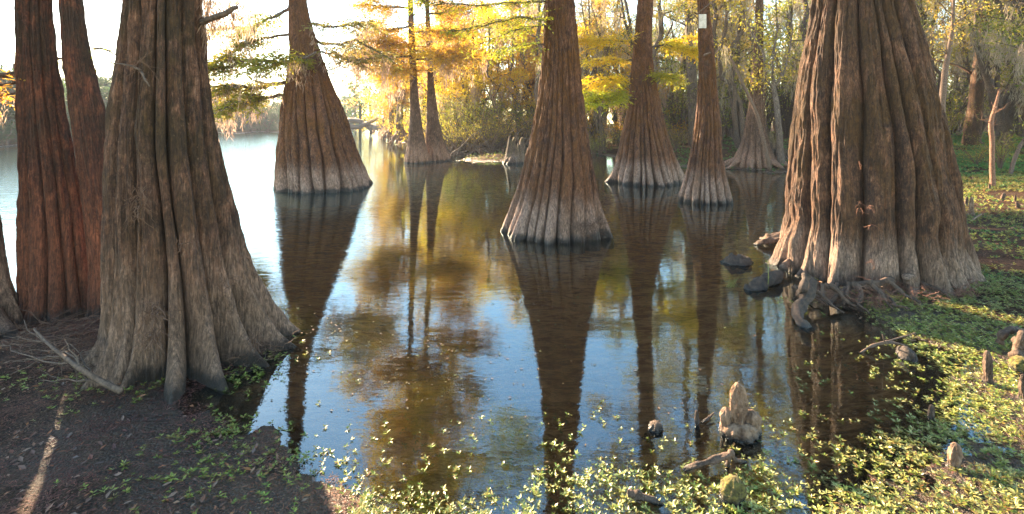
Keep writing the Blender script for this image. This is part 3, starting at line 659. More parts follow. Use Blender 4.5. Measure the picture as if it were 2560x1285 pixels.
for k in range(26):
    x = rng.uniform(1965, 2400); a = G(x, 705-.06*(x-2150), rng.uniform(.08, .2)); b = a+np.array([rng.uniform(-.22, .22), rng.uniform(-.4, -.15), 0]); b[2] = rng.uniform(-.02, .05)
    gr.root(wiggle(a, b, 7, .16, -.1), [rng.uniform(.014, .026), .007], 9, 14)
tag(child(T12, 'small_root', gr, KNEED), kind='stuff')
gf = Geo()
for i in range(85):
    x = rng.uniform(2140, 2440); y = 735-.10*(x-2140)*.9+rng.uniform(-22, 26); fibres(gf, G(x, y, .10), .06, 8, .16, rng.random() < .3, 5, .0028)
for i in range(9):
    x = rng.choice([2180, 2295, 2300, 2150, 2225])+rng.normal()*2; fibres(gf, P(x, rng.uniform(400, 680), d-T12['R'](.5)*.98+abs(x-2190)*.0016), .02, 3, .12)
child(T12, 'rootlets', gf, plain('red_rootlets', (.13, .05, .032), (.28, .14, .09), 30, .9, .3))
gw, gl, gm = Geo(), Geo(), Geo(); crown(gw, gl, gm, T12, 6.5, 11.5, 6, 2.3, .08, .02, 8, .05)
flush(T12, WOOD); child(T12, 'branches', gw, WOOD); child(T12, 'foliage', gl, L_GREEN, False)

# ------------------------------------------------------------------ sign on the trunk
d = T9['Y']-T9['R'](3.9)-.03
o = P(1756.5, 53, d); g = Geo()
w_, h_ = .082, .15
xs_ = np.linspace(-w_, w_, 9); bend = -.012*(1-(xs_/w_)**2)+0*xs_
v = []
for zz in (-h_, h_):
    for yo in (0, .004):
        for x, b in zip(xs_, bend): v.append((o[0]+x, o[1]+b+yo, o[2]+zz))
idx = lambda r, c: r*9+c
f = []
for c in range(8):
    f += [(idx(0, c), idx(0, c+1), idx(2, c+1), idx(2, c)), (idx(1, c+1), idx(1, c), idx(3, c), idx(3, c+1)), (idx(2, c), idx(2, c+1), idx(3, c+1), idx(3, c)), (idx(0, c+1), idx(0, c), idx(1, c), idx(1, c+1))]
f += [(idx(0, 0), idx(2, 0), idx(3, 0), idx(1, 0)), (idx(0, 8), idx(1, 8), idx(3, 8), idx(2, 8))]
g.add(v, f)
so = g.build('sign', plain('weathered_white_board', (.36, .33, .29), (.56, .53, .48), 9, .6, .1), None, o, False)
tag(so, 'blank white rectangular board nailed high on the narrow cypress', 'sign')

# ------------------------------------------------------------------ stumps, rooty trees, saplings
def stump(px_, py_, w, h, seed, label, mat):
    r_ = np.random.default_rng(seed); c = G(px_, py_, 0); c[1] += w*.5; c[0] = (px_-CX)/F*c[1]; c[2] = float(height(c[0], c[1]))
    na, nz = 120, 26; th = np.linspace(0, 2*PI, na, endpoint=False)
    top = h*(.72+.28*np.sin(3*th+seed)*.5+.22*np.abs(np.sin(7*th+1))+.06*r_.random(na))
    rings = []
    L = np.abs(np.sin(5.5*th+.5*np.sin(2*th)))**.6
    for i in range(nz):
        t = i/(nz-1); z = top*t
        r = w*.5*(1.25-.55*t**.7)*(1-.16*(1-L)*(1-.4*t))+w*.22*np.exp(-t*7)*L
        rings.append(np.stack([r*np.cos(th), r*np.sin(th), z-.12*(1-t)], -1))
    for t in (.0, .35, .9):                                        # hollow inside
        r = w*.5*.56*(1-.2*(1-L)); rings.append(np.stack([r*np.cos(th), r*np.sin(th), top*(1-t)-.02], -1))
    v = np.concatenate(rings)+c; n = len(rings)
    i = np.arange(n-1)[:, None]*na; j = np.arange(na)[None, :]; j2 = (j+1) % na
    g = Geo(); g.add(v, np.stack([i+j, i+j2, i+na+j2, i+na+j], -1).reshape(-1, 4))
    for k in range(9):
        a = r_.uniform(-PI, .2); b = c+np.array([math.cos(a), math.sin(a), 0])*w*.5
        g.tube(wiggle(b+[0, 0, h*.25], b+np.array([math.cos(a), math.sin(a), 0])*w*.5+[0, 0, -.03], 6, .1), [w*.08, w*.03], 7, .1)
    o = g.build('stump', mat, None, c); tag(o, label, 'stump'); return o
STUMPM = bark('stump_bark', (.05, .03, .022), (.13, .085, .06), (.28, .17, .11), (.30, .21, .16), .4, (.12, .10, .015), .6, .03)
stump(1290, 409, .95, 1.05, 3, 'jagged hollow stump at the water edge left of the central cypress', STUMPM)
stump(1922, 416, 1.05, 1.1, 9, 'jagged grey stump leaning against the foot of the back bank cypress', STUMPM)

def rooty(px_, py_, r, htop, label, seed, lean=0, nroot=14, spread=1.0):
    r_ = np.random.default_rng(seed); c = G(px_, py_, 0); base = c.copy(); base[2] = 0
    t = thing('cypress_tree', label, 'tree', tuple(base), 'rooty trees at the channel edge')
    g = Geo(); q = wiggle(base+[0, 0, .9], base+[lean, 0, htop], 10, .02); g.tube(q, [r*1.1, r*.8, r*.5], 10, .08)
    g.tube(np.array([base+[0, 0, .4], base+[0, 0, 1.1]]), [r*1.9, r*1.05], 10, .1)
    g.build('trunk', BK_FAR, t, base)
    for k in range(nroot):
        a = r_.uniform(-PI, .3); e = base+np.array([math.cos(a)*spread*r_.uniform(.7, 1.2), math.sin(a)*spread*.5, -.05])
        gg = Geo(); gg.tube(wiggle(base+[math.cos(a)*r*.8, math.sin(a)*r*.8, r_.uniform(.7, 1.2)], e, 8, .12, -.12), [r*.5, r*.18], 7, .1); gg.build('root', BK_FAR, t, base)
    gw, gl, gm = Geo(), Geo(), Geo()
    for k in range(12):
        z = htop*r_.uniform(.4, 1); a = r_.uniform(0, 2*PI); p = base+[lean*z/htop, 0, z]; e = p+np.array([math.cos(a), math.sin(a), .25])*r_.uniform(1, 2.4)
        w = wiggle(p, e, 8, .08); gw.tube(w, [.05, .015], 5); s_ = sprays(gw, gl, w, .04, .9, 14, .17, .055, density=.6, width=2)
        moss_strands(gm, [x[-1] for x in s_[:4]], .3, 1.0, .05)
    gw.build('branches', WOOD, t, base); gl.build('foliage', L_ORANGE, t, base, False); gm.build('moss', SPMOSS, t, base, False)
rooty(1000, 360, .28, 7.5, 'tree on stilted bare roots left of the twin cypresses', 5, .3, 14, 1.3)
rooty(983, 352, .22, 6.5, 'smaller stilt rooted tree behind, at the channel bend', 6, -.6, 8, 1.0)

def sapling(name, label, cat, pts, d, r, mat, subs=0, leafm=None, group=None, nleaf=10, reach=.6, leafs=.1):
    q = np.array([P(x, y, d) for x, y in pts]); base = q[0].copy(); base[2] = min(base[2], float(height(base[0], base[1]))+.02)
    q[0] = base-[0, 0, .05]
    t = thing(name, label, cat, tuple(base), group)
    n = 4*len(q); tt = np.linspace(0, 1, n); t0 = np.linspace(0, 1, len(q)); w = np.stack([np.interp(tt, t0, q[:, i]) for i in range(3)], -1)
    w[1:-1] = (w[:-2]+w[1:-1]*2+w[2:])/4
    g = Geo(); g.tube(w, r, 8, .08); g.build('trunk', mat, t, base)
    gw, gl = Geo(), Geo()
    for s_ in range(subs):
        i = rng.integers(n//2, n-1); dd = rng.normal(size=3); dd[2] = abs(dd[2])+.5; dd[1] *= .5; dd /= np.linalg.norm(dd)
        b = wiggle(w[i], w[i]+dd*reach*rng.uniform(.6, 1.7), 8, .1); gw.tube(b, [r[-1]*.6, r[-1]*.15], 5, .05)
        for j in range(3):
            dd = rng.normal(size=3); dd[2] = abs(dd[2]); dd /= np.linalg.norm(dd); k = rng.integers(3, 8)
            b2 = wiggle(b[k], b[k]+dd*reach*.5, 5, .1); gw.tube(b2, [r[-1]*.25, r[-1]*.1], 4)
            if leafm: gl.leaves(b2[rng.integers(1, 5, nleaf)]+rng.normal(size=(nleaf, 3))*.08, rng.normal(size=(nleaf, 3)), leafs, leafs*.4)
    if gw.n: gw.build('branches', mat, t, base)
    if gl.n: gl.build('foliage', leafm, t, base, False)
    return t
D10 = T10['Y']
sapling('leaning_pole', 'thin grey dead pole leaning left against the back bank cypress', 'dead tree', [(1926, 352), (1895, 290), (1860, 215), (1835, 160), (1825, 140)], D10-1.1, [.075, .05, .02], WOODL, 3, None, None)
sapling('forked_tree', 'slim grey tree forking into curved limbs beside the back bank cypress', 'tree', [(1953, 400), (1948, 330), (1940, 250), (1933, 215)], D10-.6, [.13, .1, .085], BK_PALE, 0)
FT = [o for o in COL.objects if o.name.startswith('forked_tree')][0]
gw, gl = Geo(), Geo(); b0 = np.array(FT.location)
for pts in ([(1934, 217), (1955, 190), (1970, 130), (1982, 80), (1975, 30), (1970, -30)], [(1934, 217), (1915, 200), (1910, 140), (1896, 110), (1885, 70), (1860, 40)], [(1933, 215), (1930, 150), (1940, 70), (1938, 10), (1945, -40)], [(1955, 190), (1945, 160), (1935, 120), (1948, 60)], [(1912, 202), (1895, 200), (1880, 195)], [(1896, 110), (1870, 60), (1845, 20)]):
    w = limb(gw, [(x, y, D10-.6) for x, y in pts], [.05, .015], 16, .03)
    for k in range(3, 16):
        dd = rng.normal(size=3)*[1, 1, .7]; b2 = wiggle(w[k], w[k]+dd*.45, 5, .1); gw.tube(b2, [.014, .004], 4)
        gl.leaves(b2[rng.integers(1, 5, 16)]+rng.normal(size=(16, 3))*.14, rng.normal(size=(16, 3)), .13, .055)
gw.build('branches', BK_PALE, FT, b0); flush(dict(t=FT, base=b0), BK_PALE); gl.build('foliage', L_YEL, FT, b0, False)
# right background
RB = 'bare saplings behind the great right cypress'
sapling('dead_sapling', 'broken reddish dead sapling with bare forked top right of the great cypress', 'dead tree', [(2482, 470), (2480, 400), (2481, 350), (2476, 310), (2490, 260), (2498, 228)], 11.6, [.055, .048, .05, .038, .02], plain('red_dead_wood', (.11, .05, .028), (.24, .12, .07), 25, .85, .6), 5, None, RB, 0, .45)
sapling('young_tree', 'slanting young tree at the far right edge of the frame', 'tree', [(2523, 440), (2535, 400), (2552, 360), (2580, 330)], 13.4, [.05, .045, .04], WOODL, 2, L_FOREST, RB)
sapling('young_tree', 'thin pale wavy tree rising from behind the great cypress on its right', 'tree', [(2350, 400), (2355, 260), (2362, 180), (2372, 130), (2382, 60), (2385, -30)], 13.0, [.08, .07, .05, .03], WOODL, 10, L_YEL, RB, 20, .9, .08)
sapling('young_tree', 'dark crooked old tree with hollow foot right of the great cypress', 'tree', [(2432, 405), (2428, 340), (2440, 270), (2445, 180), (2455, 90), (2470, -40)], 19.5, [.42, .28, .24, .2, .14, .1], BK_RIGHT, 9, L_FOREST, RB, 18, 1.8, .12)
sapling('young_tree', 'dark slanting stem crossing behind the broken dead sapling', 'tree', [(2540, 400), (2510, 330), (2490, 260), (2460, 180), (2440, 110)], 17.5, [.12, .1, .07], WOOD, 6, L_FOREST, RB, 18, 1.2, .1)

# ------------------------------------------------------------------ forest prototypes
def forest_proto(name, label, cat, group, h, stems, r0, leafm, nleaf, leafs, mossm=None, nm=0, crownz=.35, rad=2.2, barkm=None, seed=0):
    t = thing(name, label, cat, (0, 0, -400), group)
    gw, gl, gm = Geo(), Geo(), Geo()
    tips = []
    for s_ in range(stems):
        a = rng.uniform(0, 2*PI); lean = rng.uniform(.02, .22 if stems == 1 else .35)
        b = np.array([math.cos(a)*.25*(stems > 1), math.sin(a)*.25*(stems > 1), -.3])
        e = np.array([math.cos(a)*lean*h, math.sin(a)*lean*h, h*rng.uniform(.8, 1)])
        q = wiggle(b, e, 14, .07); gw.tube(q, [r0*1.5, r0, r0*.7, r0*.25], 7, .08)
        for k in range(11):
            t_ = rng.uniform(crownz, 1); i = t_*13; i0 = int(min(i, 12)); p = q[i0]+(q[i0+1]-q[i0])*(i-i0)
            aa = rng.uniform(0, 2*PI); ln = rad*rng.uniform(.4, 1)*(1.2-.7*t_)
            e2 = p+np.array([math.cos(aa)*ln, math.sin(aa)*ln, ln*rng.uniform(.0, .8)])
            b2 = wiggle(p, e2, 7, .1); gw.tube(b2, [r0*.35, r0*.08], 5); tips.append(b2)
            for u in range(2):
                aa = rng.uniform(0, 2*PI); e3 = b2[4]+np.array([math.cos(aa), math.sin(aa), .4])*ln*.45
                b3 = wiggle(b2[4], e3, 5, .1); gw.tube(b3, [r0*.15, r0*.05], 4, cap=False); tips.append(b3)
    per = nleaf//len(tips)
    for b in tips:
        if rng.random() < .15: continue
        c = b[rng.integers(len(b)//2, len(b), per)]+rng.normal(size=(per, 3))*[.30, .30, .17]*(rad/2.2)
        dd = rng.normal(size=(per, 3)); dd[:, 2] -= .4
        gl.leaves(c, dd, leafs*rng.uniform(.6, 1.4, per), leafs*.42)
    if mossm:
        pts = [b[rng.integers(1, len(b))] for b in (tips[rng.integers(len(tips))] for _ in range(nm))]
        moss_strands(gm, pts, .3, 1.5, .055, .8)
    gw.build('trunk', barkm or WOOD, t); gl.build('crown', leafm, t, smooth=False)
    if gm.n: gm.build('moss', mossm, t, smooth=False)
    return t
GA = 'crooked trees of the wood behind the right bank'
LA = 'thin crooked moss hung tree in the dense wood behind the back bank'
A = [forest_proto('forest_tree', LA, 'tree', GA, 9.5, 1, .14, L_FOREST, 2600, .12, SPMOSSG, 60, .25, 2.4),
     forest_proto('forest_tree', LA, 'tree', GA, 11, 2, .12, L_FOREST, 3200, .12, SPMOSSG, 70, .3, 2.2),
     forest_proto('forest_tree', LA, 'tree', GA, 10, 3, .08, L_YEL, 2600, .11, SPMOSSG, 55, .3, 1.8),
     forest_proto('forest_tree', LA, 'tree', GA, 8, 4, .07, L_FOREST, 2600, .11, SPMOSSG, 55, .2, 1.7)]
GB = 'golden autumn trees along the channel bank'
LB = 'golden orange autumn tree hung with moss on the channel bank'
B = [forest_proto('autumn_tree', LB, 'tree', GB, 11, 1, .18, L_ORANGE, 7600, .15, SPMOSS, 80, .15, 3.0),
     forest_proto('autumn_tree', LB, 'tree', GB, 9, 2, .13, L_GOLD, 6800, .14, SPMOSS, 60, .15, 2.6),
     forest_proto('autumn_tree', LB, 'tree', GB, 8, 2, .11, L_GOLD, 6800, .13, SPMOSS, 120, .12, 2.5)]
GC = 'hazy green trees along the far river bank'
LC = 'hazy green tree in the row on the far river bank'
C_ = [forest_proto('riverside_tree', LC, 'tree', GC, 7, 2, .18, L_FAR, 6500, .24, SPMOSSG, 10, .06, 2.9, WOODL),
      forest_proto('riverside_tree', LC, 'tree', GC, 6, 3, .14, L_FAR, 6000, .22, None, 0, .05, 2.7, WOODL)]
def shrub_proto(name, label, cat, group, h, n, leafm, nl, leafs, arch=.8, wood=WOODL):
    t = thing(name, label, cat, (0, 0, -400), group); gw, gl = Geo(), Geo()
    for i in range(n):
        a = rng.uniform(0, 2*PI); hh = h*rng.uniform(.5, 1); L = hh*arch*rng.uniform(.4, 1.2)
        u = np.linspace(0, 1, 9); q = np.stack([math.cos(a)*L*u**1.3, math.sin(a)*L*u**1.3, hh*np.sin(u*1.8)/.97], -1)
        q = q+np.cumsum(rng.normal(size=q.shape)*.02*h, 0)*.5; q[0, 2] = -.15
        gw.tube(q, [.03, .02, .006], 5, .05, False)
        gl.leaves(q[rng.integers(3, 9, nl)]+rng.normal(size=(nl, 3))*.17*h/2, rng.normal(size=(nl, 3)), leafs*rng.uniform(.6, 1.4, nl), leafs*.45)
    gw.build('stems', wood, t); gl.build('leaves', leafm, t, smooth=False); return t
GD = 'bushes along the back bank'
Dp = [shrub_proto('bank_bush', 'arching yellow green bush on the back bank of the channel', 'bush', GD, 3.0, 24, L_SHRUB, 60, .1),
      shrub_proto('bank_bush', 'arching yellow green bush on the back bank of the channel', 'bush', GD, 2.2, 20, L_YEL, 55, .09, 1.1)]
GE = 'dark bare thickets under the wood'
Ep = [shrub_proto('thicket', 'dark bare thicket of stems beneath the wood behind the back bank', 'bush', GE, 3.2, 26, L_FOREST, 12, .11, .5, WOOD),
      shrub_proto('thicket', 'dark bare thicket of stems beneath the wood behind the back bank', 'bush', GE, 2.6, 22, L_FOREST, 26, .11, .8, WOOD)]
used = set()
def place(root, x, y, s=1.0, sx=None):
    z = float(height(x, y))-.05; rz = random.uniform(0, 2*PI); sc = (s*(sx or 1), s*(sx or 1), s)
    if root.name not in used:
        used.add(root.name); root.location = (x, y, z); root.rotation_euler = (0, 0, rz); root.scale = sc; return root
    return dup(root, (x, y, z), rz, sc)
def X_(px_, d): return (px_-CX)/F*d
# wood behind the right bank
cnt = 0
for d0, n, jit in ((22.5, 12, 1.0), (26, 18, 1.4), (30, 22, 1.6), (35, 26, 2), (42, 28, 3), (52, 30, 4)):
    for i in range(n):
        pxx = 1320+(2900-1320)*(i+random.random())/n; dd = d0+random.uniform(-jit, jit)
        x = X_(pxx, dd)
        if sdist(x, dd) < .8: continue
        k = random.choices([0, 1, 2, 3], [3, 3, 2.2, 2])[0]
        place(A[k], x, dd, random.uniform(.8, 1.15)*(1 if dd < 40 else 1.2)); cnt += 1
for i in range(26):
    pxx = random.uniform(2380, 2950); dd = random.uniform(13, 24)
    if sdist(X_(pxx, dd), dd) < .5 or (pxx < 2560 and dd < 17): continue
    place(A[random.randrange(4)], X_(pxx, dd), dd, random.uniform(.75, 1.05))
for i in range(70):
    pxx = random.uniform(1330, 2900); dd = random.uniform(23, 38)
    if sdist(X_(pxx, dd), dd) < .8: continue
    place(Ep[random.randrange(2)], X_(pxx, dd), dd, random.uniform(.8, 1.4))
# golden trees along the channel
for pxx, dd, k, s in ((905, 95, 0, 1.3), (930, 80, 2, 1.1), (945, 66, 0, 1.15), (965, 58, 1, 1.1), (975, 50, 2, 1.0), (1000, 46, 0, 1.1), (1035, 40, 2, 1.0), (1060, 44, 1, 1.2), (1085, 37, 0, 1.0), (1110, 33, 2, 1.1), (1130, 39, 0, 1.15),
                      (1150, 30.5, 2, .9), (1180, 34, 1, 1.1), (1200, 29, 2, .95), (1225, 33, 0, .95), (1250, 28, 1, .9), (1280, 31, 2, 1.0), (1310, 28, 1, .85), (1345, 30, 0, .9), (1390, 29, 2, .95), (1440, 27, 2, .95), (1480, 30, 0, .85), (1010, 62, 2, 1.3),
                      (1090, 52, 0, 1.3), (1170, 48, 1, 1.3), (1260, 45, 0, 1.2), (1540, 29, 2, .9), (1660, 27, 2, .8), (1790, 30, 2, .9), (1350, 42, 2, 1.2)):
    place(B[k], X_(pxx, dd), dd, s*random.uniform(.94, 1.06))
for pxx, dd, k, s in ((1110, 29, 0, .9), (1130, 27.5, 1, .9), (1155, 28.5, 0, 1.0), (1180, 26, 1, .8), (1200, 27, 0, 1.0), (1225, 25.5, 1, .8), (1095, 31, 1, 1.1), (1245, 27, 0, .9), (1275, 26, 1, .9), (1330, 27, 0, .8), (1500, 25.5, 1, .6), (1160, 31, 0, 1.3), (1215, 31, 0, 1.3),
                      (1060, 36, 0, 1.0), (1035, 39, 1, 1.0), (960, 58, 1, 1.2), (1010, 47, 0, 1.1), (1485, 24.5, 0, .35), (1690, 23.5, 1, .5), (2500, 14, 0, .35), (2440, 15, 1, .3), (2350, 20, 0, .5)):
    place(Dp[k], X_(pxx, dd), dd, s)
# far river bank
for i in range(44):
    pxx = -420+i*(900+420)/44+random.uniform(-12, 12)
    yb = np.interp(pxx, [-400, 0, 60, 200, 300, 480, 700, 930], [374, 368, 362, 350, 343, 333, 330, 320])
    dd = H*F/(yb-YH)*random.uniform(1.04, 1.2)+random.uniform(.5, 3)
    ht = np.interp(pxx, [-400, 0, 300, 480, 700, 760, 900], [190, 190, 205, 225, 250, 262, 235])
    zt = H+(YH-ht)/F*dd
    s = zt/6.2*random.uniform(.86, 1.12)
    place(C_[i % 2], X_(pxx, dd), dd, s, 1.35)
for i in range(24):
    pxx = -300+i*(930+300)/24+random.uniform(-12, 12); yb = np.interp(pxx, [-400, 0, 60, 200, 300, 480, 700, 930], [374, 368, 362, 350, 343, 333, 330, 320])
    dd = H*F/(yb-YH)*1.02+.6
    if pxx in (0,): continue
    place(C_[i % 2], X_(pxx, dd), dd, random.uniform(.35, .5)*dd/55, 1.5)
# distant wood reads as one mass
g = Geo()
for i in range(900):
    pxx = random.uniform(850, 3200); dd = random.uniform(62, 80); x = X_(pxx, dd); z = 14*random.random()**.9
    n = 34; c = np.array([x, dd, z])+rng.normal(size=(n, 3))*[1.2, 1.2, .8]; g.leaves(c, rng.normal(size=(n, 3)), .5*rng.uniform(.6, 1.4, n), .28)
g.tube(np.array([[X_(900, 64), 64, -.5], [X_(900, 64), 64, 4]]), .2, 5)
tag(g.build('distant_wood', L_FAR, smooth=False), 'far off green wood closing the view behind the swamp trees', 'wood', kind='stuff')
g = Geo()
for i in range(500):
    pxx = random.uniform(-500, 940); dd = np.interp(pxx, [-500, 0, 300, 700, 940], [48, 52, 72, 108, 150])+random.uniform(0, 8); x = X_(pxx, dd)
    ht = np.interp(pxx, [-400, 0, 300, 480, 700, 760, 900], [200, 200, 215, 240, 262, 272, 240]); zt = H+(YH-ht)/F*dd
    n = 34; c = np.array([x, dd, zt*random.random()])+rng.normal(size=(n, 3))*[1.5, 1.2, .5]; g.leaves(c, rng.normal(size=(n, 3)), .5*rng.uniform(.6, 1.4, n), .3)
tag(g.build('distant_wood', L_FAR, smooth=False), 'far off green wood behind the opposite river bank', 'wood', kind='stuff')
# fallen limb over the channel
g = Geo()
for pts in ([(870, 300, 62), (905, 312, 60), (940, 318, 58), (965, 316, 57)], [(920, 316, 60), (935, 328, 59), (925, 332, 58)], [(865, 322, 62), (900, 316, 60), (925, 308, 58), (960, 300, 56)], [(930, 318, 59), (955, 322, 57), (985, 306, 55)]):
    limb(g, pts, [.35, .12], 12, .12, False)
o = g.build('fallen_tree', WOOD, None, P(925, 315, 60)); tag(o, 'dark fallen limbs reaching over the far channel water', 'fallen tree')
# brush of fallen stems on the bank
g = Geo()
for i in range(150):
    pxx = rng.uniform(1110, 1330); dd = rng.uniform(24.5, 30); p = np.array([X_(pxx, dd), dd, float(height(X_(pxx, dd), dd))])
    a = rng.uniform(.15, 1.1); s = rng.choice([-1, 1]); L = rng.uniform(.8, 3.0)
    g.tube(wiggle(p, p+np.array([s*math.cos(a), rng.uniform(-.4, .4), math.sin(a)])*L, 7, .1), [.035, .01], 5)
tag(g.build('brushwood', WOOD), 'tangle of bare brushwood on the back bank behind the twin cypresses', 'brushwood', kind='stuff')

# ------------------------------------------------------------------ knees, logs, sticks
def knee(px_, py_, w, h, label, mat=KNEE, lean=(0, 0), pts=None, group='cypress knees', seed=0, bulge=.55):
    r_ = np.random.default_rng(seed+int(px_)); c = G(px_, py_, 0)
    z0 = float(height(c[0], c[1])); c[2] = max(z0, 0) if z0 < 0 else z0
    na, nz = 40, 26; th = np.linspace(0, 2*PI, na, endpoint=False); g = Geo()
    for (ox, oy, ww, hh, lx) in ([(0, 0, w, h, 0)]+(pts or [])):
        rings = []
        for i in range(nz):
            t = i/(nz-1)
            prof = (1.0-(1-bulge)*min(1, t*2.2)**.6) if t < .75 else bulge*math.sqrt(max(0, 1-((t-.75)/.25)**2))
            if t >= .99: prof = .02
            r = ww*.5*prof*(1+.10*np.sin(5*th+t*5+r_.uniform(0, .4))+.07*np.sin(9*th-t*7)+.09*r_.normal(size=na)*(t < .97)+.07*np.sin(3*th+t*4)+.09*np.sin(t*13+ox*40))+ww*.10*math.exp(-t*9)*np.abs(np.sin(4*th))
            rings.append(np.stack([c[0]+ox+lx*t+r*np.cos(th)+lean[0]*t, c[1]+oy+r*np.sin(th)+lean[1]*t, c[2]-.06+(hh+.06)*t+0*th], -1))
        v = np.concatenate(rings); i = np.arange(nz-1)[:, None]*na; j = np.arange(na)[None, :]; j2 = (j+1) % na
        g.add(v, np.stack([i+j, i+j2, i+na+j2, i+na+j], -1).reshape(-1, 4))
    t = None
    o = g.build('cypress_knee', mat, None, (c[0], c[1], c[2])); tag(o, label, 'cypress knee', group)
    return o, c
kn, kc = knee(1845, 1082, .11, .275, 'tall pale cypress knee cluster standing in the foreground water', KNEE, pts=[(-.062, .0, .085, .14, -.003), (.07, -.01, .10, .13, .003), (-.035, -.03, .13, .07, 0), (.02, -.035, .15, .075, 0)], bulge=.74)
gf = Geo()
for i in range(60):
    z = rng.uniform(.06, .20); a = rng.uniform(-PI, 0.1); p = kc+np.array([math.cos(a)*.05, math.sin(a)*.05, z]); fibres(gf, p, .008, 2, .035, True, 4, .0012)
o = gf.build('root_fibres', FIBRE, kn, kc)
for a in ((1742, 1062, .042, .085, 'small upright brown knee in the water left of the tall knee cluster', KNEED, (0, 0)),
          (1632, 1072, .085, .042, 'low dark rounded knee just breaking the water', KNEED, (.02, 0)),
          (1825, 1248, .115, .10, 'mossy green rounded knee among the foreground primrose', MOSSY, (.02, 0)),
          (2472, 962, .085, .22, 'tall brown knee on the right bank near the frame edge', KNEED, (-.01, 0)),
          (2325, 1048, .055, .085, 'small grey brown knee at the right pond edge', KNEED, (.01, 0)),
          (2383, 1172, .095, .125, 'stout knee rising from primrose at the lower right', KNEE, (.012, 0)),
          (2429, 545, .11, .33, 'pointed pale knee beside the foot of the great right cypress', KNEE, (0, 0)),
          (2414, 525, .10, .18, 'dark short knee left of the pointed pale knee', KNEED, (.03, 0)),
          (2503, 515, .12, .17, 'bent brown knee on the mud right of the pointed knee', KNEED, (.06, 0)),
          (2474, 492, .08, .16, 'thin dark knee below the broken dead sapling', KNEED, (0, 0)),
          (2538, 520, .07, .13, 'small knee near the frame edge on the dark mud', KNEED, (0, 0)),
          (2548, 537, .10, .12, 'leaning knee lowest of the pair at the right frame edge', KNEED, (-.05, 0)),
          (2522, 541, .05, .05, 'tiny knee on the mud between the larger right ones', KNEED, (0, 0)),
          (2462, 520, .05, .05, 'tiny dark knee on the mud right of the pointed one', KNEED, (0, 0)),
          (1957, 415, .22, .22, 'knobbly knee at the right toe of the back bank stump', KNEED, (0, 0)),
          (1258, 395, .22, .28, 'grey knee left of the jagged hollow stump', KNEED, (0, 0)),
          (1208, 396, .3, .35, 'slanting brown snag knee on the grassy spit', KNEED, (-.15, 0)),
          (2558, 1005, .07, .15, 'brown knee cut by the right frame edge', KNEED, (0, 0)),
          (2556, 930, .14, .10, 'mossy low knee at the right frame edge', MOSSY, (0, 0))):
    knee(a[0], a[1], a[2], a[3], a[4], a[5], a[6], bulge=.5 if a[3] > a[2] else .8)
def log(name, label, cat, pts, r, mat=DEADW, k=10, rough=.14, n=20, group=None, extra=()):
    def path(pts, n):
        q = np.array(pts); t0 = np.linspace(0, 1, len(q)); tt = np.linspace(0, 1, n)
        w = np.stack([np.interp(tt, t0, q[:, i]) for i in range(3)], -1); w[1:-1] = (w[:-2]+2*w[1:-1]+w[2:])/4; return w
    w = path(pts, n); g = Geo(); g.root(w, r)
    for pts2, r2 in extra: g.root(path(pts2, 10), r2, 10, 16)
    o = g.build(name, mat, None, w[n//2]); tag(o, label, cat, group); return o
log('floating_log', 'dark wet boat shaped log afloat left of the great right cypress', 'log', [G(1803, 658, -.02), G(1820, 655, .015), G(1842, 655, .03), G(1862, 656, .02), G(1882, 658, -.015)], [.02, .06, .085, .07, .015], rough=.06)
log('sunken_log', 'black wet log slanting out of the water to the right cypress foot', 'log', [G(1862, 726, -.01), G(1885, 720, .02), G(1915, 704, .05), G(1950, 686, .07)], [.035, .06, .065, .055], rough=.12)
log('lit_root', 'sunlit brown root lying in the water behind the black log', 'root', [G(1886, 612, 0), G(1905, 606, .05), G(1930, 602, .07), G(1968, 600, .08)], [.02, .035, .045, .05], KNEED)
log('lit_root', 'pale hummock of sunlit root and litter beside the cypress foot', 'root', [G(1905, 600, .0), G(1925, 594, .07), G(1968, 588, .1)], [.03, .05, .06], KNEE)
log('arched_stick', 'curved brown stick arching out of the foreground water', 'stick', [G(1705, 1176, -.01), G(1735, 1165, .035), G(1785, 1150, .055), G(1822, 1138, .075), G(1832, 1128, .09)], [.008, .012, .014, .016, .012], KNEED, 8, .08, extra=(([G(1826, 1132, .085), G(1835, 1150, .04), G(1865, 1155, .0)], [.012, .008]), ([G(1824, 1135, .08), G(1820, 1160, .02), G(1816, 1172, -.02)], [.013, .008])))
log('half_sunk_stick', 'bark covered stick half sunk among primrose at the bottom edge', 'stick', [G(1570, 1232, .03), G(1590, 1236, .03), G(1625, 1248, .02), G(1665, 1266, -.01)], [.014, .016, .013, .008], KNEED, 8, .1)
log('thin_twig', 'dark twig poking up from the water right of the small knee', 'twig', [G(1752, 1058, -.01), G(1768, 1048, .02), G(1785, 1032, .03)], [.005, .007, .004], KNEED, 6, .1)
log('forked_branch', 'pale forked branch reaching from the pond to the right primrose', 'branch', [G(2148, 884, -.01), G(2175, 866, .04), G(2200, 858, .07), G(2235, 856, .06), G(2265, 864, .03)], [.006, .009, .009, .007], WOODL, 7, .06,
    extra=(([G(2190, 860, .06), G(2230, 850, .1), G(2288, 832, .13)], [.007, .003]), ([G(2212, 857, .07), G(2208, 843, .13), G(2206, 836, .22)], [.005, .003]), ([G(2262, 845, .1), G(2275, 850, .08), G(2290, 852, .06)], [.003, .002])))
log('wet_stump', 'wet grey broken log end beside the forked branch', 'log', [G(2252, 878, -.01), G(2268, 888, .035), G(2285, 902, .0)], [.03, .045, .03], DEADW, 10, .12)
log('snaking_root', 'grey brown root arching over primrose at the upper right', 'root', [G(2500, 858, .08), G(2505, 838, .14), G(2525, 824, .17), G(2545, 822, .14)], [.02, .024, .022, .016], KNEED, 8, .08)
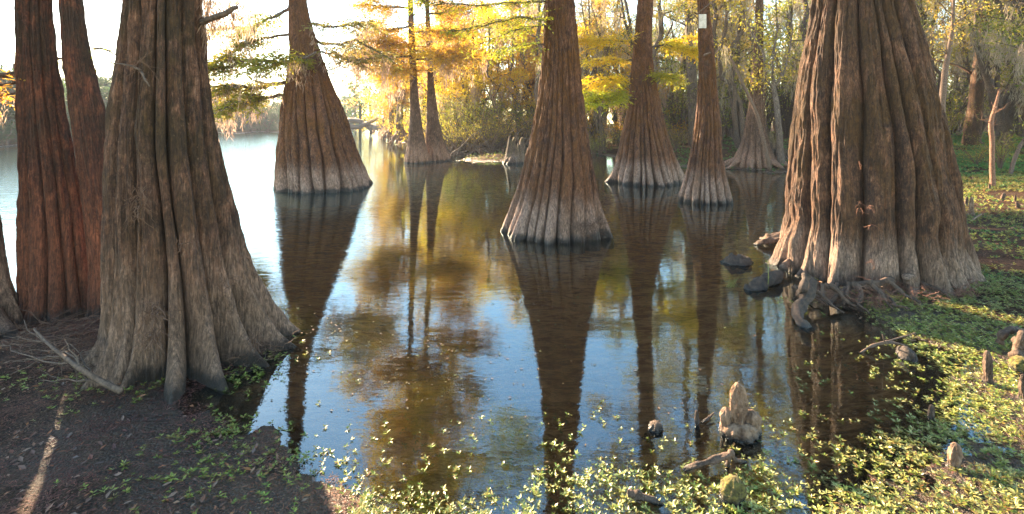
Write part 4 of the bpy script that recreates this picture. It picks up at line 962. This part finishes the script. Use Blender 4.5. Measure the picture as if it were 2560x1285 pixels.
log('snaking_root', 'thick root looping at the right frame edge', 'root', [G(2540, 895, .06), G(2548, 865, .12), G(2556, 845, .2), G(2575, 830, .16)], [.03, .035, .035, .03], KNEED, 8, .08)
for i, (a, b, lb) in enumerate((((2420, 560, .04), (2455, 535, .16), 'thin bleached stick crossing the pointed knee'), ((2415, 575, .05), (2462, 560, .02), 'brown stick on the mud beneath the pointed knee'))):
    log('fallen_stick', lb, 'stick', [G(*a), (G(*a)+G(*b))/2+[0, 0, .02], G(*b)], [.014, .01], KNEE, 6, .1)
# fallen branch at the left
def lbranch():
    base = G(190, 930, .12); t = thing('fallen_branch', 'bare forked fallen branch lying across the soil below the big left cypress', 'branch', tuple(base))
    g = Geo()
    main = [G(303, 978, .10), G(245, 950, .16), G(205, 925, .22), G(165, 895, .25), G(120, 860, .27), G(85, 822, .30)]
    q = np.array(main); g.tube(np.stack([np.interp(np.linspace(0, 1, 18), np.linspace(0, 1, 6), q[:, i]) for i in range(3)], -1), [.019, .016, .013, .009, .006], 8, .08)
    g.build('stem', WOODL, t, base)
    for (a, b, r) in ((G(205, 925, .22), G(60, 800, .3), .007), (G(245, 950, .16), G(100, 950, .14), .006), (G(180, 905, .24), G(0, 862, .2), .006), (G(230, 942, .18), G(175, 860, .28), .006),
                      (G(160, 890, .25), G(30, 905, .15), .005), (G(200, 922, .22), G(160, 848, .35), .007), (G(150, 885, .25), G(155, 940, .1), .004), (G(120, 860, .27), G(10, 840, .28), .004), (G(210, 925, .22), G(130, 900, .1), .004), (G(140, 875, .25), G(20, 938, .1), .004)):
        g = Geo(); w = wiggle(a, b, 9, .06); g.tube(w, [r, r*.3], 5)
        for k in (3, 5, 6): g.tube(wiggle(w[k], w[k]+rng.normal(size=3)*[.14, .1, .06], 5, .1), [r*.4, r*.2], 4)
        g.build('twig', WOODL, t, base)
lbranch()
g = Geo()
for i in range(260):
    x, y = rng.uniform(-40, 330), rng.uniform(815, 985)
    if y > 900+.25*x: continue
    p = G(x, y, 0); p[2] = float(height(p[0], p[1]))+rng.uniform(0, .07); dd = rng.normal(size=3)*[1, .7, .2]; dd /= np.linalg.norm(dd)
    g.tube(wiggle(p, p+dd*rng.uniform(.08, .4), 6, .1), [.0035, .0015], 4, cap=False)
tag(g.build('twig_litter', FIBRE), 'tangle of thin dry twigs on the soil below the left trees', 'twigs', kind='stuff')

# ------------------------------------------------------------------ ground cover
def sprig(g, p, s, k, tilt=0.0, up=.10, h=0.0):
    """rosettes of lance leaves: p (n,3) positions, s (n) sizes"""
    n = len(p); a0 = rng.uniform(0, 2*PI, n)
    for j in range(k):
        tier = j % 3
        a = a0+j*2.399+rng.normal(size=n)*.2
        el = up+tier*.2+rng.normal(size=n)*.16
        d = np.stack([np.cos(a)*np.cos(el), np.sin(a)*np.cos(el), np.sin(el)], -1)
        b = p+np.stack([0*a, 0*a, s*(.06+.11*tier)+h], -1)
        ln = s*(.62-.13*tier)*rng.uniform(.75, 1.15, n)
        g.leaves(b, d, ln, ln*.34, flat=(0, 0, 1.2))
def scatter(fn, n, box, seed):
    r_ = np.random.default_rng(seed); px_ = r_.uniform(box[0], box[2], n); 
    y1, y2 = box[1]-YH, box[3]-YH
    u = r_.random(n); inv = (1-u)/y1+u/y2; py_ = YH+1/inv            # uniform in distance
    d = H*F/(py_-YH)
    keep = r_.random(n) < d/(H*F/y1)                                # uniform over area
    px_, py_, d = px_[keep], py_[keep], d[keep]
    x = (px_-CX)/F*d
    w = fn(px_, py_, x, d); k = r_.random(len(w)) < w
    return px_[k], py_[k], x[k], d[k]
def ss(a, lo, hi): t = np.clip((a-lo)/(hi-lo), 0, 1); return t*t*(3-2*t)
def inpoly(px_, py_, pl): return sdpoly(np.asarray(px_, float), np.asarray(py_, float), np.array(pl, float))
COVER = [(820, 1400), (800, 1255), (880, 1225), (960, 1200), (1050, 1195), (1150, 1235), (1300, 1205), (1380, 1150), (1440, 1165), (1500, 1130), (1600, 1150), (1680, 1165), (1780, 1180), (1880, 1130), (1960, 1115), (2060, 1130), (2150, 1090), (2270, 1060), (2320, 1010), (2350, 930), (2290, 880), (2200, 800), (2130, 765), (2150, 740), (2230, 730), (2330, 700), (2420, 680), (2480, 700), (2700, 680), (2700, 1400), (930, 1400)]
def wcover(px_, py_, x, d):
    s = inpoly(px_, py_, COVER)
    nz = fbm(x*2.6, d*2.6)*np.where(px_ < 1600, 42, 75)-8
    base = ss(s+nz, -12, 28)*(.8-.25*ss(px_, 2400, 2550)*ss(-py_, -1000, -900))
    base = base*(.45+.8*ss(fbm(x*5+9, d*5), -.18, .05))
    bare = np.exp(-(((px_-2480)/90)**2+((py_-1130)/35)**2))+np.exp(-(((px_-2300)/50)**2+((py_-960)/60)**2))+np.exp(-(((px_-2360)/90)**2+((py_-1165)/22)**2))
    return base*(1-.75*np.clip(bare, 0, 1))
px_, py_, x, d = scatter(wcover, 62000, (880, 660, 2680, 1400), 1)
zz = np.maximum(height(x, d), -.012)
g1, g2 = Geo(), Geo()
lit = rng.random(len(x)) < np.clip(.30+.65*ss(-px_, -2100, -1100)+.25*ss(py_, 950, 1200), 0, .92)  # which sprigs get the sunlit colour, by position
s = rng.uniform(.030, .062, len(x))*rng.choice([1, 1, 1.15, .75], len(x))
pts = np.stack([x, d, zz], -1)
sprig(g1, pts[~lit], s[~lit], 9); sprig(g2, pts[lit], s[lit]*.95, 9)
# thin sprinkling of sprigs standing in the water and on the left soil
def wsparse(px_, py_, x, d):
    s = inpoly(px_, py_, COVER); near = ss(s, -150, -5)*.30*ss(py_, 800, 900)*(px_ > 1350)+ss(s, -80, 0)*.10*(px_ <= 1350)*(px_ > 900)
    tree = inpoly(px_, py_, [(1990, 900), (2330, 880), (2330, 1080), (2200, 1110), (2010, 1150)]) > 0
    mid = ss(fbm(x*4, d*4), .05, .2)*.16*ss(py_, 1000, 1100)*((px_ > 760) & (px_ < 1400))
    lft = ss(fbm(x*3+4, d*3), .04, .18)*.55*((px_ < 900) & (py_ > 930)*1 == 1)*ss(px_, 60, 500)+.35*np.exp(-(sdist(x, d)/.12)**2)*((px_ < 1000) & (px_ > 480))
    return np.clip(near*(.35+.65*ss(fbm(x*5, d*5), -.05, .12))+tree*ss(fbm(x*4+2, d*4), -.02, .16)*.5+mid+lft, 0, 1)
px_, py_, x, d = scatter(wsparse, 15000, (0, 800, 2680, 1320), 2)
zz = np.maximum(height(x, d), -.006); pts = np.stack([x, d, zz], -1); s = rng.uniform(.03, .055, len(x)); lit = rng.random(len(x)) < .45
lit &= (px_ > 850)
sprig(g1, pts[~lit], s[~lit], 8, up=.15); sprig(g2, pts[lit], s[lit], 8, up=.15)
# clumps near the left trunks
for cx_, cy_, n, sp in ((235, 965, 60, .14), (20, 990, 25, .12), (500, 1120, 30, .12), (560, 1080, 30, .1), (520, 1200, 35, .13), (170, 1050, 12, .1), (250, 1230, 14, .08), (690, 1170, 30, .15), (800, 1200, 50, .22), (700, 900, 20, .15), (600, 955, 25, .1), (2030, 700, 12, .1), (2000, 760, 20, .12), (2120, 740, 30, .15)):
    c = G(cx_, cy_); q = c+rng.normal(size=(n, 3))*sp; q[:, 2] = np.maximum(height(q[:, 0], q[:, 1]), 0); sprig(g1, q, rng.uniform(.03, .055, n), 8)
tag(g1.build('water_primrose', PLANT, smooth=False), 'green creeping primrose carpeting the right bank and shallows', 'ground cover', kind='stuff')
tag(g2.build('water_primrose', PLANT_LIT, smooth=False), 'creeping primrose coloured pale as if sunlit carpeting the foreground shallows', 'ground cover', kind='stuff')
# submerged sprigs
def wsub(px_, py_, x, d):
    s = inpoly(px_, py_, COVER); return np.clip(ss(s, -330, 0)*.6*ss(fbm(x*3+1, d*3), -.1, .12), 0, 1)*(px_ > 850)
px_, py_, x, d = scatter(wsub, 9000, (850, 650, 2400, 1320), 3)
zz = height(x, d); k = zz < -.03; g = Geo(); sprig(g, np.stack([x, d, np.minimum(zz+.01, -.06)], -1)[k], rng.uniform(.04, .06, k.sum()), 7, up=.1)
tag(g.build('submerged_weed', PLANTB, smooth=False), 'brownish primrose growing under the pond surface', 'water weed', kind='stuff')
# far low cover on mud, spit and under the wood (larger leaf tufts)
def wfar(px_, py_, x, d):
    sd_ = sdist(x, d); r = ss(sd_, .02, .4)*ss(fbm(x*.9+3, d*.9), -.16, .1)
    mud = np.exp(-(((px_-2480)/120)**2+((py_-520)/28)**2))
    return r*(1-.8*np.clip(mud, 0, 1))*.9
px_, py_, x, d = scatter(wfar, 60000, (1090, 352, 2700, 680), 4)
k = (d < 34); x, d, px_, py_ = x[k], d[k], px_[k], py_[k]
pts = np.stack([x, d, height(x, d)], -1); litf = rng.random(len(x)) < np.where((d < 16) | (px_ < 1330), .6, .15)  # which herbs get the sunlit colour, mostly on the nearer banks
g1, g2 = Geo(), Geo(); s = rng.uniform(.06, .12, len(x))*np.clip(d/9, .8, 1.9)
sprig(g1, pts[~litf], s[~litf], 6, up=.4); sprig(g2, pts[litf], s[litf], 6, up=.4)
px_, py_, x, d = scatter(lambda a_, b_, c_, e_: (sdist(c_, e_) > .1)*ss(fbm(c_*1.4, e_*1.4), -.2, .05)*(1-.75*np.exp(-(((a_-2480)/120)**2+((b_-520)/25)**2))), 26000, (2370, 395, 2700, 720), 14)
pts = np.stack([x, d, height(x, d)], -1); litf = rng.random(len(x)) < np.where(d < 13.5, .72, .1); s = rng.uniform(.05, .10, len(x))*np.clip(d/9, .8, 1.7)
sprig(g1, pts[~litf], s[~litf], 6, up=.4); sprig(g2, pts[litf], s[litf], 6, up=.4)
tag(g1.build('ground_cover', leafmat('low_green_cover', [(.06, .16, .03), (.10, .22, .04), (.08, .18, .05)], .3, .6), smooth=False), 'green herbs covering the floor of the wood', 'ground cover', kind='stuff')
tag(g2.build('ground_cover', leafmat('low_sunlit_cover', [(.30, .28, .05), (.22, .26, .05), (.36, .26, .07)], .3, .6), smooth=False), 'herbs coloured yellowish as if sunlit covering the banks', 'ground cover', kind='stuff')  # yellower copy of the herbs, sunlight painted into the colour
# reddish leaf litter
def wl(px_, py_, x, d): return (sdist(x, d) > .02)*(.35+.65*ss(fbm(x*4, d*4), -.1, .1))
px_, py_, x, d = scatter(wl, 30000, (-60, 640, 2700, 1400), 5)
n = len(x); g = Geo(); h = height(x, d); a = rng.uniform(0, 2*PI, n)
g.leaves(np.stack([x, d, h+.004], -1), np.stack([np.cos(a), np.sin(a), rng.uniform(0, .25, n)], -1), rng.uniform(.012, .04, n), rng.uniform(.002, .006, n), flat=(0, 0, 3))
px_, py_, x, d = scatter(wl, 95000, (-60, 800, 1050, 1400), 15)
n = len(x); h = height(x, d); a = rng.uniform(0, 2*PI, n)
g.leaves(np.stack([x, d, h+.004], -1), np.stack([np.cos(a), np.sin(a), rng.uniform(0, .3, n)], -1), rng.uniform(.006, .034, n), rng.uniform(.0015, .0045, n), flat=(0, 0, 3))
px_, py_, x, d = scatter(wl, 20000, (1900, 640, 2700, 1400), 16)
n = len(x); h = height(x, d); a = rng.uniform(0, 2*PI, n)
g.leaves(np.stack([x, d, h+.004], -1), np.stack([np.cos(a), np.sin(a), rng.uniform(0, .3, n)], -1), rng.uniform(.006, .034, n), rng.uniform(.0015, .0045, n), flat=(0, 0, 3))
tag(g.build('needle_litter', NEEDLE, smooth=False), 'rust brown cypress needle litter on the dark soil', 'litter', kind='stuff')
px_, py_, x, d = scatter(wl, 2600, (-60, 640, 2700, 1400), 6)
n = len(x); g = Geo(); h = height(x, d); a = rng.uniform(0, 2*PI, n); ln = rng.uniform(.015, .045, n)
g.leaves(np.stack([x, d, h+.006], -1), np.stack([np.cos(a), np.sin(a), rng.uniform(0, .3, n)], -1), ln, ln*.45, flat=(0, 0, 2))
px_, py_, x, d = scatter(lambda a_, b_, c_, e_: (sdist(c_, e_) > .03)*(.3+.7*ss(fbm(c_*2.5, e_*2.5), -.1, .15)), 2600, (-60, 800, 1050, 1400), 26)
n = len(x); h = height(x, d); a = rng.uniform(0, 2*PI, n); ln = rng.uniform(.012, .05, n)
g.leaves(np.stack([x, d, h+.006], -1), np.stack([np.cos(a), np.sin(a), rng.uniform(0, .35, n)], -1), ln, ln*.42, flat=(0, 0, 2))
px_, py_, x, d = scatter(lambda a_, b_, c_, e_: (sdist(c_, e_) > .1)*.8, 9000, (1330, 400, 2700, 640), 7)
n = len(x); h = height(x, d); a = rng.uniform(0, 2*PI, n); ln = rng.uniform(.03, .09, n)
g.leaves(np.stack([x, d, h+.008], -1), np.stack([np.cos(a), np.sin(a), rng.uniform(0, .4, n)], -1), ln, ln*.45, flat=(0, 0, 2))
tag(g.build('leaf_litter', LITTER, smooth=False), 'scattered fallen leaves on soil and mud', 'litter', kind='stuff')
# floating leaf scraps
def wf(px_, py_, x, d):
    return (sdist(x, d) < -.03)*(ss(fbm(x*3.2, d*5), -.03, .16)*.9*ss(px_, 560, 640)*ss(-px_, -1450, -1100)+ss(fbm(x*4+7, d*4), .0, .16)*.5+.06)*ss(py_, 480, 640)
px_, py_, x, d = scatter(wf, 42000, (540, 450, 2350, 1300), 8)
n = len(x); g = Geo(); a = rng.uniform(0, 2*PI, n); ln = rng.uniform(.010, .034, n)*np.clip(d/4, .8, 1.3)
ok = rng.random(n) < np.where((d > 4.6) & (px_ < 1150), .12, .8); x, d, a, ln, n = x[ok], d[ok], a[ok], ln[ok], int(ok.sum())
g.leaves(np.stack([x, d, np.full(n, .004)], -1), np.stack([np.cos(a), np.sin(a), rng.uniform(0, .12, n)], -1), ln, ln*.5, flat=(0, 0, 5))
tag(g.build('floating_scraps', leafmat('floating_bits', [(.10, .08, .02), (.12, .06, .025), (.10, .12, .03), (.06, .035, .02)], .2, .85), smooth=False), 'small leaves and scraps floating on the still pond', 'floating leaves', kind='stuff')
# grass tuft and seedling in the water
g = Geo(); c = G(1828, 718)
for i in range(46):
    a = rng.uniform(0, 2*PI); L = rng.uniform(.05, .15); e = c+np.array([math.cos(a)*L*.7, math.sin(a)*L*.4, L]); p = c+rng.normal(size=3)*[.03, .02, 0]; g.tube(wiggle(p, e, 5, .03, .1), [.0016, .0006], 3, cap=False)
tag(g.build('grass_tuft', leafmat('thin_grass', [(.22, .24, .05), (.34, .30, .08)], .3), None, c), 'thin yellow green grass tuft rising from the pond', 'grass tuft')
g = Geo(); c = G(1921, 722); g.tube(wiggle(c, c+[-.004, 0, .26], 7, .03), [.004, .003], 5)
sprig(g, (c+[-.004, 0, .24])[None], np.array([.10]), 5, up=.35); sprig(g, (c+[0, 0, .11])[None], np.array([.045]), 4, up=.3)
tag(g.build('seedling', PLANT, None, c), 'single leafy seedling standing upright in the water', 'plant')

# ------------------------------------------------------------------ haze
hz = bpy.data.materials.new('haze'); hz.use_nodes = True; nt = hz.node_tree; nt.nodes.clear()
on = nt.nodes.new('ShaderNodeOutputMaterial'); pv = nt.nodes.new('ShaderNodeVolumePrincipled')
pv.inputs['Color'].default_value = (.80, .88, 1, 1); pv.inputs['Density'].default_value = .0007; pv.inputs['Anisotropy'].default_value = .1
nt.links.new(pv.outputs[0], on.inputs['Volume'])
g = Geo(); x0, x1, y0, y1, z0, z1 = -284, 284, -8, 299, -2.6, 24
g.add([(x0, y0, z0), (x1, y0, z0), (x1, y1, z0), (x0, y1, z0), (x0, y0, z1), (x1, y0, z1), (x1, y1, z1), (x0, y1, z1)],
      [(0, 3, 2, 1), (4, 5, 6, 7), (0, 1, 5, 4), (1, 2, 6, 5), (2, 3, 7, 6), (3, 0, 4, 7)])
tag(g.build('haze', hz, smooth=False), 'thin warm evening haze over river and wood', 'haze', kind='stuff')

# ------------------------------------------------------------------ light, sky, camera
w = bpy.data.worlds.new('World'); scene.world = w; w.use_nodes = True; nt = w.node_tree
sk = nt.nodes.new('ShaderNodeTexSky'); sk.sky_type = 'NISHITA'; sk.sun_disc = False
sk.sun_elevation = SUN_EL; sk.sun_rotation = SUN_AZ; sk.air_density = 1.0; sk.dust_density = .1; sk.ozone_density = .5
hs = nt.nodes.new('ShaderNodeHueSaturation'); hs.inputs['Saturation'].default_value = 1.2; nt.links.new(sk.outputs[0], hs.inputs['Color']); tn = nt.nodes.new('ShaderNodeMix'); tn.data_type = 'RGBA'; tn.blend_type = 'MULTIPLY'; tn.inputs[0].default_value = 1; tn.inputs[7].default_value = (1, .92, .80, 1)
nt.links.new(hs.outputs[0], tn.inputs[6]); nt.links.new(tn.outputs[2], nt.nodes['Background'].inputs[0]); nt.nodes['Background'].inputs[1].default_value = .098
ld = bpy.data.lights.new('sun', 'SUN'); ld.energy = 5; ld.angle = math.radians(.8); ld.color = (1, .74, .48)
lo = bpy.data.objects.new('sun', ld); COL.objects.link(lo)
sd_ = np.array([math.sin(SUN_AZ)*math.cos(SUN_EL), math.cos(SUN_AZ)*math.cos(SUN_EL), math.sin(SUN_EL)])
from mathutils import Vector
lo.rotation_euler = Vector(sd_).to_track_quat('Z', 'Y').to_euler(); lo.location = (0, 0, 20)
cam = bpy.data.cameras.new('camera'); cam.sensor_width = 36; cam.lens = 36*F/2560; cam.shift_y = -(642.5-YH)/2560; cam.clip_end = 2000; cam.clip_start = .05
co = bpy.data.objects.new('camera', cam); COL.objects.link(co); co.location = (0, 0, H); co.rotation_euler = (PI/2, 0, 0); scene.camera = co
scene.view_settings.view_transform = 'Standard'; scene.view_settings.look = 'None'; scene.view_settings.exposure = 3.08; scene.view_settings.gamma = 1
print('objects', len(COL.objects), 'faces', sum(len(m.polygons) for m in bpy.data.meshes))
